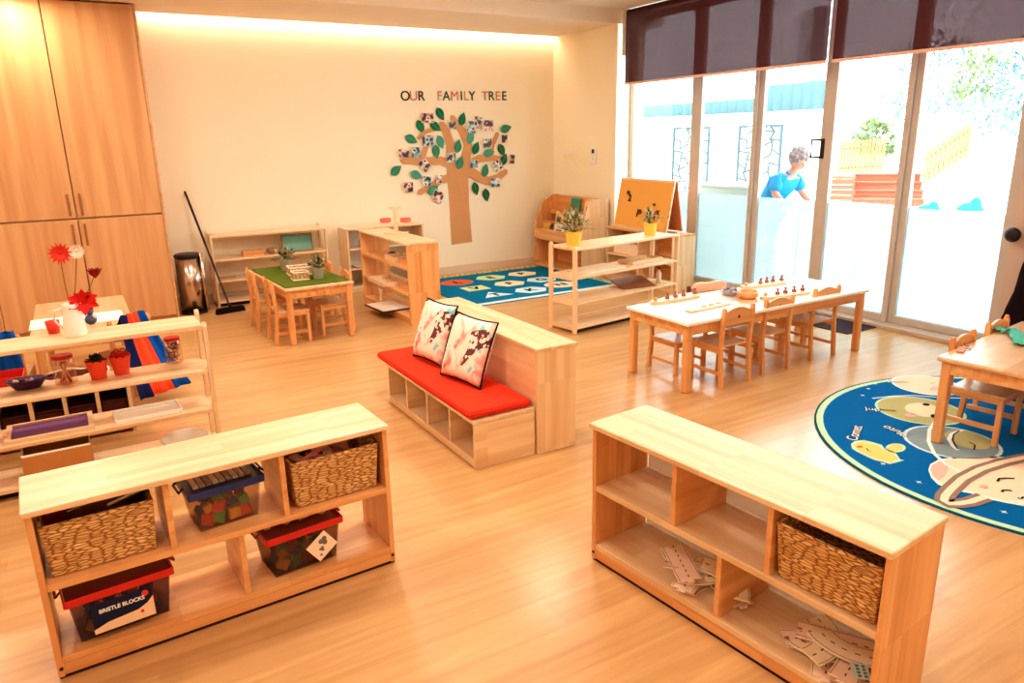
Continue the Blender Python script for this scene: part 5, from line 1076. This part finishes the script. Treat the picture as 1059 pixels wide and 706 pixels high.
# ================================================================== RIGHT EDGE
r = thing('black_bag', 'black cloth bag hanging beside the pink pillar at the right edge', 'bag', (5.93, 2.58, 0)); n = 16; b = MB(); vs = []
for j in range(13):
    v = j/12; z = .92-.80*v; w_ = .06+.15*v; d_ = .03+.05*v
    for i in range(n): t = 2*PI*i/n; vs.append((d_*math.cos(t), w_*math.sin(t)*(1+.06*math.sin(3*t+j)), z))
b.add(vs, [(j*n+i, j*n+(i+1) % n, (j+1)*n+(i+1) % n, (j+1)*n+i) for j in range(12) for i in range(n)]+[tuple(range(n)), tuple(12*n+i for i in range(n))[::-1]]); b.build('bag_body', plain('black_cloth', (30, 18, 24), .85, .1, noise=.2), r, smooth=True)
MB().tube([(.0, -.03, .90), (.02, -.05, 1.0), (.05, 0, 1.08), (.02, .05, 1.0), (0, .03, .90)], .010, 8).build('bag_strap', black, r); MB().tube([(.09, 0, 1.09), (.04, 0, 1.07), (.035, 0, 1.10)], .008, 8).build('hook', black, r)
r = thing('coat_peg', 'round black knob on the edge of the pink pillar', 'knob', (6.02, 2.79, .93)); MB().lathe([(.02, 0), (.02, .04), (.05, .05), (.055, .075), (.03, .09), (0, .092)], (0, 0, 0), 16, TR((0, 0, 0), ry=-PI/2)).build('peg_head', black, r, smooth=True)
# ================================================================== OUTSIDE
struct(MB().box(6.4, 42, -18, 34, -.12, -.02).build('ground', concrete))
owall = plain('garden_wall_white', (240, 244, 242), .8, .2, noise=.02)
tag(MB().box(11.0, 11.15, 8.3, 15.5, -.02, 2.05).build('garden_wall', owall), 'white rendered garden wall beyond the far glass panels', 'wall')
cor = MB(); n = 130
vs = [(11.6+.03*math.sin(i*PI/2), 8.6+i*.055, z) for i in range(n+1) for z in (-.02, 2.33 if 8.6+i*.055 > 10.35 else 2.55)]; cor.add(vs, [(2*i, 2*i+2, 2*i+3, 2*i+1) for i in range(n)])
o = cor.build('corrugated_fence', plain('pale_teal_metal', (91, 123, 132), .5, .3)); tag(o, 'pale teal corrugated metal fence above the garden wall', 'fence')
def screen(label, y0, y1):
    r = thing('lattice_screen', label, 'screen', (10.93, (y0+y1)/2, 0), 0, 'laser-cut leaf pattern screens on the garden wall'); w = (y1-y0)/2; g = plain('screen_grey', (70, 88, 96), .5, .3)
    MB().box(-.02, .02, -w, -w+.03, .1, 1.83).box(-.02, .02, w-.03, w, .1, 1.83).box(-.02, .02, -w+.03, w-.03, 1.8, 1.83).box(-.02, .02, -w+.03, w-.03, .1, .13).build('screen_frame', g, r)
    q = MB(); rnd = random.Random(3); ny, nz = 5, 14; P = {}
    for i in range(ny+1):
        for k in range(nz+1): P[i, k] = (0, -w+.03+(2*w-.06)*i/ny+(rnd.uniform(-.06, .06) if 0 < i < ny else 0), .13+1.67*k/nz+(rnd.uniform(-.045, .045) if 0 < k < nz else 0)+(.05 if i % 2 and 0 < k < nz else 0))
    for i in range(ny+1):
        for k in range(nz+1):
            if k < nz and rnd.random() < .85: q.tube([P[i, k], P[i, k+1]], .022, 4, False)
            if i < ny and (i+k) % 2 == 0: q.tube([P[i, k], P[i+1, k]], .017, 4, False)
    q.build('lattice', g, r)
screen('laser-cut screen farthest left beyond the glass', 13.0, 14.0); screen('laser-cut screen behind the first door mullion', 10.85, 11.87); screen('laser-cut screen left of the person in blue', 9.10, 10.1)
# rear building blocks, pale
pale_b = plain('house_pale', (226, 234, 236), .8, .2, noise=.03); bluegrey = plain('house_bluegrey', (132, 144, 147), .7, .2, noise=.05)
r = thing('garden_house', 'pale house wall and post beyond the person in blue', 'building', (13.0, 10.0, 0)); MB().box(0, .3, -.1, .6, 0, 4).build('wall', pale_b, r); MB().box(-.15, 0, .0, .18, 0, 4).build('downpipe', bluegrey, r); MB().box(-.2, 0, .9, 1.0, 2.3, 2.4).build('wall_lamp', plain('lamp_grey', (130, 130, 130), .5, .3), r)
tag(MB().box(24, 24.3, 16.2, 17.6, 0, 3.2).build('shed', bluegrey), 'pale blue-grey shed behind the picket fence', 'building')
# deck, steps, fences
r = thing('garden_steps', 'orange timber steps leading up to the deck in the garden', 'steps', (16.2, 10.55, -.02), rad(38))
for k in range(4): MB().box(.36*k, 1.8, -.92, .52, .17*k, .17*(k+1)-.03).box(.36*k-.04, 1.8, -.94, .54, .17*(k+1)-.03, .17*(k+1)).build('step', 'deck', r)
r = thing('timber_deck', 'raised timber deck with slatted side left of the steps', 'deck', (16.2, 10.55, -.02), rad(38)); MB().box(0, 1.8, .56, 2.3, .62, .68).build('deck_boards', 'deck', r)
for k in range(5): MB().box(0, .03, .56, 2.3, .01+.122*k, .115+.122*k).build('side_board', plain('deck_side', (153, 93, 70), .7, .2, noise=.06), r)
def picket(label, p0, p1, z0, z1, n, grp=None):
    r = thing('picket_fence', label, 'fence', (p0[0], p0[1], 0)); d = Vector((p1[0]-p0[0], p1[1]-p0[1], 0)); L_ = d.length; r.rotation_euler = (0, 0, math.atan2(d.y, d.x)); pm = plain('picket_cream', (163, 126, 87), .7, .2, noise=.08)
    for k in range(n):
        u = (k+.5)/n*L_; dz = (z1[0]-z0[0]); zb_ = z0[0]+(z0[1]-z0[0])*k/n; zt = z1[0]+(z1[1]-z1[0])*k/n
        MB().box(u-L_/n*.36, u+L_/n*.36, -.012, .012, zb_, zt).build('picket', pm, r)
    MB().prism([(0, z0[0]+.15), (L_, z0[1]+.15), (L_, z0[1]+.22), (0, z0[0]+.22)], .013, .04, axis='y').prism([(0, z1[0]-.25), (L_, z1[1]-.25), (L_, z1[1]-.18), (0, z1[0]-.18)], .013, .04, axis='y').build('rail', pm, r); return r
picket('cream picket fence on the deck above the orange steps', (19, 13.75), (19.5, 12.7), (.47, .55), (1.40, 1.47), 13)
picket('cream picket fence stepping up to the right of the steps', (17, 10.05), (19, 10.2), (.47, 1.07), (1.23, 1.88), 10)
# trees
def tree(label, loc, h, R_, n, mats, seed=1, trunk=.07):
    random.seed(seed); r = thing('garden_tree', label, 'tree', loc); MB().tube([(0, 0, 0), (.05, .03, h*.5), (0, 0, h*.85)], [trunk, trunk*.7, trunk*.3], 8).build('trunk', plain('bark_pale', (196, 186, 170), .8, .2), r)
    b = MB()
    for k in range(n):
        t = random.uniform(0, 2*PI); e = math.asin(random.uniform(-.7, 1)); q = R_*random.uniform(.5, 1); d = Vector((math.cos(t)*math.cos(e), math.sin(t)*math.cos(e), math.sin(e)))
        b.mat(k % 2).leaf(Vector((0, 0, h*.72))+d*q, d+Vector((random.uniform(-1, 1), random.uniform(-1, 1), random.uniform(-1, .4))), .28, .13)
    b.build('crown', mats, r)
tp = [plain('foliage_washed', (128, 157, 152), .8, .1, noise=.15), plain('foliage_blue', (103, 135, 143), .8, .1, noise=.15)]; tgm = [plain('foliage_pale_green', (140, 152, 96), .8, .1, noise=.15), plain('foliage_sage', (125, 142, 108), .8, .1, noise=.15)]  # pale foliage tones paint in the washed-out look of the bright garden
tree('misty blue-green tree at the right behind the picket fence', (24, 11.2, 0), 3.6, 1.6, 900, tp, 2); tree('misty tree at the far right of the garden', (21, 8.4, 0), 2.9, 1.3, 700, tp, 3); tree('pale green shrub behind the deck fence', (21.5, 14.4, 0), 1.9, .6, 350, tgm, 4, .04); tree('large pale tree left of the picket fence in the garden', (28.5, 17, 0), 4.6, 1.8, 800, tp, 5); tree('slim pale tree between the fences', (26, 13.9, 0), 4.4, .9, 400, tgm, 6)
random.seed(11)
tq = plain('turquoise_cover', (35, 147, 167), .7, .2, noise=.08)
for lab, px, w_, hh in (('turquoise mound-shaped cushion left of the pair outside', 960, .24, .17), ('larger two-humped turquoise cushion outside on the paving', 1003, .26, .24)):
    p = at(px, 217.5, -.02); r = thing('garden_cushion', lab, 'cushion', (p.x, p.y, -.02), rad(-60)); MB().ball((0, 0, 0), 1, 20, sx=w_, sy=.22, sz=hh*.75).ball((w_*.35, 0, hh*.2), 1, 16, sx=w_*.5, sy=.2, sz=hh).build('cushion_cover', tq, r, smooth=True)
# white table and grey cabinet outside
r = thing('garden_table', 'white outdoor table at which the person in blue is busy', 'table', (7.25, 5.38, -.02)); MB().box(-.38, .38, -.75, .62, .89, .93).build('tabletop', owall, r, bevel=.006)
for sx in (-1, 1):
    for sy in (-.70, .57): MB().box(sx*.33-.02, sx*.33+.02, sy-.02, sy+.02, 0, .889).build('leg', owall, r)
r = thing('storage_box', 'pale grey storage cabinet outside behind the second glass panel', 'cabinet', (7.35, 6.75, -.02)); MB().box(-.3, .3, -.42, .42, 0, 1.06).build('box_body', plain('box_grey', (167, 176, 174), .6, .3), r, bevel=.01); MB().box(-.32, .32, -.44, .44, 1.061, 1.09).build('box_lid', plain('box_lid_grey', (179, 186, 184), .6, .3), r, bevel=.006)
# ================================================================== PERSON
skin = plain('skin', (196, 136, 116), .6, .3, noise=.03); shirt = plain('blue_polo', (0, 136, 190), .85, .1, noise=.05, nscale=12); hairm = plain('grey_hair', (144, 126, 129), .8, .2, noise=.35, nscale=70, bump=1)
per = thing('person', 'person in bright blue polo shirt with short grey hair bending over the outdoor table', 'person', (7.10, 6.02, -.05))
per.scale = (.94, .94, .94)
def skinmesh(name, pts, edges, mat, parent, sub=2, root=0):
    me = bpy.data.meshes.new(name); me.from_pydata([p[:3] for p in pts], edges, []); o = bpy.data.objects.new(name, me); C.objects.link(o); o.parent = parent
    me.materials.append(mat); o.modifiers.new('skin', 'SKIN'); sl = me.skin_vertices[0].data
    for i, p in enumerate(pts): sl[i].radius = (p[3], p[4] if len(p) > 4 else p[3]); sl[i].use_root = (i == root)
    s = o.modifiers.new('sub', 'SUBSURF'); s.levels = sub; s.render_levels = sub; o.modifiers['skin'].use_smooth_shade = True; return o
# local frame: person faces -y (toward the camera side), x across; leaning forward
hip = (0, 0, .92)
P_ = [(0, .02, .92, .15, .12), (0, -.03, 1.05, .145, .11), (0, -.13, 1.20, .155, .115), (0, -.24, 1.31, .15, .10), (0, -.30, 1.37, .06, .06), (0, -.345, 1.43, .05, .05), (0, -.37, 1.50, .078, .09), (0, -.375, 1.57, .07, .08),
    (.17, -.24, 1.30, .06, .06), (.23, -.28, 1.14, .048, .048), (.22, -.43, 1.03, .04, .04), (.15, -.60, .99, .028, .028),
    (-.17, -.24, 1.30, .06, .06), (-.23, -.26, 1.14, .048, .048), (-.22, -.41, 1.02, .04, .04), (-.16, -.60, .99, .028, .028),
    (.09, .03, .86, .10, .10), (.10, .0, .48, .065, .065), (.10, .06, .09, .042, .042), (.10, -.10, .045, .04, .03),
    (-.09, .03, .86, .10, .10), (-.10, .0, .48, .065, .065), (-.10, .06, .09, .042, .042), (-.10, -.10, .045, .04, .03)]
E_ = [(0, 1), (1, 2), (2, 3), (3, 4), (4, 5), (5, 6), (6, 7), (3, 8), (8, 9), (9, 10), (10, 11), (3, 12), (12, 13), (13, 14), (14, 15), (0, 16), (16, 17), (17, 18), (18, 19), (0, 20), (20, 21), (21, 22), (22, 23)]
body = skinmesh('body', P_, E_, skin, per)
for s in (1, -1):   # hands: palm and five separate fingers resting on the table
    bx_ = .15 if s > 0 else -.16
    pts = [(bx_, -.60, .985, .024, .02), (bx_, -.66, .965, .034, .016)]; ed = [(0, 1)]
    for k, (dx, ln) in enumerate(((-.027, .055), (-.009, .065), (.009, .062), (.027, .050))):
        a = len(pts); pts += [(bx_+dx, -.685, .96, .009), (bx_+dx*1.15, -.685-ln*.6, .952, .008), (bx_+dx*1.2, -.685-ln, .94, .007)]; ed += [(1, a), (a, a+1), (a+1, a+2)]
    a = len(pts); pts += [(bx_-s*.036, -.655, .96, .011), (bx_-s*.05, -.69, .95, .009)]; ed += [(1, a), (a, a+1)]
    skinmesh('hand', pts, ed, skin, per, 1)
# polo shirt over the torso with short sleeves
sp_ = [(0, .03, .90, .185, .15), (0, -.02, 1.03, .18, .14), (0, -.12, 1.19, .185, .14), (0, -.23, 1.30, .175, .12), (0, -.275, 1.345, .075, .07), (.17, -.235, 1.295, .085, .08), (.235, -.275, 1.15, .078, .075), (-.17, -.235, 1.295, .085, .08), (-.235, -.26, 1.15, .078, .075)]
skinmesh('polo_shirt', sp_, [(0, 1), (1, 2), (2, 3), (3, 4), (3, 5), (5, 6), (3, 7), (7, 8)], shirt, per)
skinmesh('shorts', [(0, .03, .90, .165, .135), (.09, .03, .82, .115, .115), (.10, .01, .56, .09, .09), (-.09, .03, .82, .115, .115), (-.10, .01, .56, .09, .09)], [(0, 1), (1, 2), (0, 3), (3, 4)], plain('dark_shorts', (60, 64, 80), .8, .1), per)
cl_ = MB().tube([(.07*math.cos(t), -.30-.02*math.sin(t)*1+.055*math.sin(t), 1.375+.028*math.sin(t)) for t in [2*PI*k/16 for k in range(17)]], .016, 8, False); cl_.build('collar', shirt, per, smooth=True)
hm_ = MB().ball((0, 0, 0), 1, 20, sx=.088, sy=.108, sz=.115)
hb = hm_.build('head', skin, per, smooth=True, loc=(0, -.385, 1.525)); hb.rotation_euler = (rad(32), 0, 0)
q = MB().ball((0, -.104, -.012), .017, 8, sz=1.5); q.build('nose', skin, hb, smooth=True)
MB().ball((.034, -.096, .014), .009, 8).ball((-.034, -.096, .014), .009, 8).build('eyes', plain('eye_dark', (50, 40, 40), .4, .4), hb, smooth=True)
MB().ball((0, -.098, -.052), .02, 8, sx=1, sy=.4, sz=.3).build('mouth', plain('lips', (196, 120, 110), .6, .3), hb, smooth=True)
MB().ball((.088, 0, -.005), .022, 8, sx=.4, sy=.8, sz=1.2).ball((-.088, 0, -.005), .022, 8, sx=.4, sy=.8, sz=1.2).build('ears', skin, hb, smooth=True)
hr = MB(); rn = random.Random(5)
hr.ball((0, .026, .030), 1, 20, sx=.108, sy=.118, sz=.122)
for k in range(60):
    t = rn.uniform(0, 2*PI); e = rn.uniform(-.25, 1.5); d = Vector((math.cos(t)*math.cos(e)*.098, math.sin(t)*math.cos(e)*.108+.022, math.sin(e)*.11+.028))
    if d.y < -.06 and d.z < .06: continue
    hr.ball(tuple(d), rn.uniform(.022, .034), 8)
hr.build('hair', hairm, hb, smooth=True)
# ================================================================== LIGHT
w = bpy.data.worlds.new('sky'); bpy.context.scene.world = w; w.use_nodes = True; nt = w.node_tree; bg = nt.nodes['Background']
bg.inputs[0].default_value = (.90, .97, 1, 1); bg.inputs[1].default_value = 5.2
def area(loc, size, power, col, rot=(0, 0, 0), shape='DISK'):
    l = bpy.data.lights.new('lamp', 'AREA'); l.shape = shape; l.size = size; l.energy = power; l.color = col; o = bpy.data.objects.new('lamp', l); C.objects.link(o); o.location = loc; o.rotation_euler = rot; return o
dl = plain('fill_lamp_glow', (255, 240, 215), .5, .2, noise=0, emit=6)
fixt = None
for (x, y) in [(-.6, 1.0), (1.6, 1.0), (3.8, 1.0), (-.6, 3.4), (1.6, 3.4), (3.8, 3.4), (-.6, 5.8), (1.6, 5.8), (3.8, 5.8), (-1.8, -1.0), (1.6, -1.0), (4.2, -1.0)]:
    area((x, y, CZ-.03), .5, (10 if y < 2 else 16) if x < 0 else ((16 if y < 2 else 24) if x < 3 else 10), (1, .92, .82))  # fill lamps added above the view, power set by zone
    r = thing('fill_lamp', 'round recessed downlight in the ceiling', 'light', (x, y, CZ-.02), 0, 'recessed downlights in the ceiling')
    MB().lathe([(.11, .019), (.11, .004), (.085, 0), (.085, .019)], n=24).build('trim_ring', white, r); MB().lathe([(.084, .01), (0, .01)], n=24).build('diffuser', dl, r)
for (x, p_) in ((-.25, 30), (-1.4, 20)): area((x, 7.62, 2.925), .12, p_*.4, (1, .84, .62))
sun = bpy.data.lights.new('sun', 'SUN'); sun.energy = .8; sun.angle = rad(8); sun.color = (1, .98, .95); so = bpy.data.objects.new('sun', sun); C.objects.link(so); so.rotation_euler = (rad(25), rad(-28), rad(0))
sc = bpy.context.scene
sc.view_settings.view_transform = 'Standard'; sc.view_settings.look = 'Medium High Contrast'; sc.view_settings.exposure = 0.32
sc.cycles.max_bounces = 8; sc.cycles.diffuse_bounces = 5; sc.cycles.transparent_max_bounces = 24; sc.cycles.caustics_reflective = False; sc.cycles.caustics_refractive = False
sc.cycles.sample_clamp_indirect = 6; sc.cycles.use_denoising = True
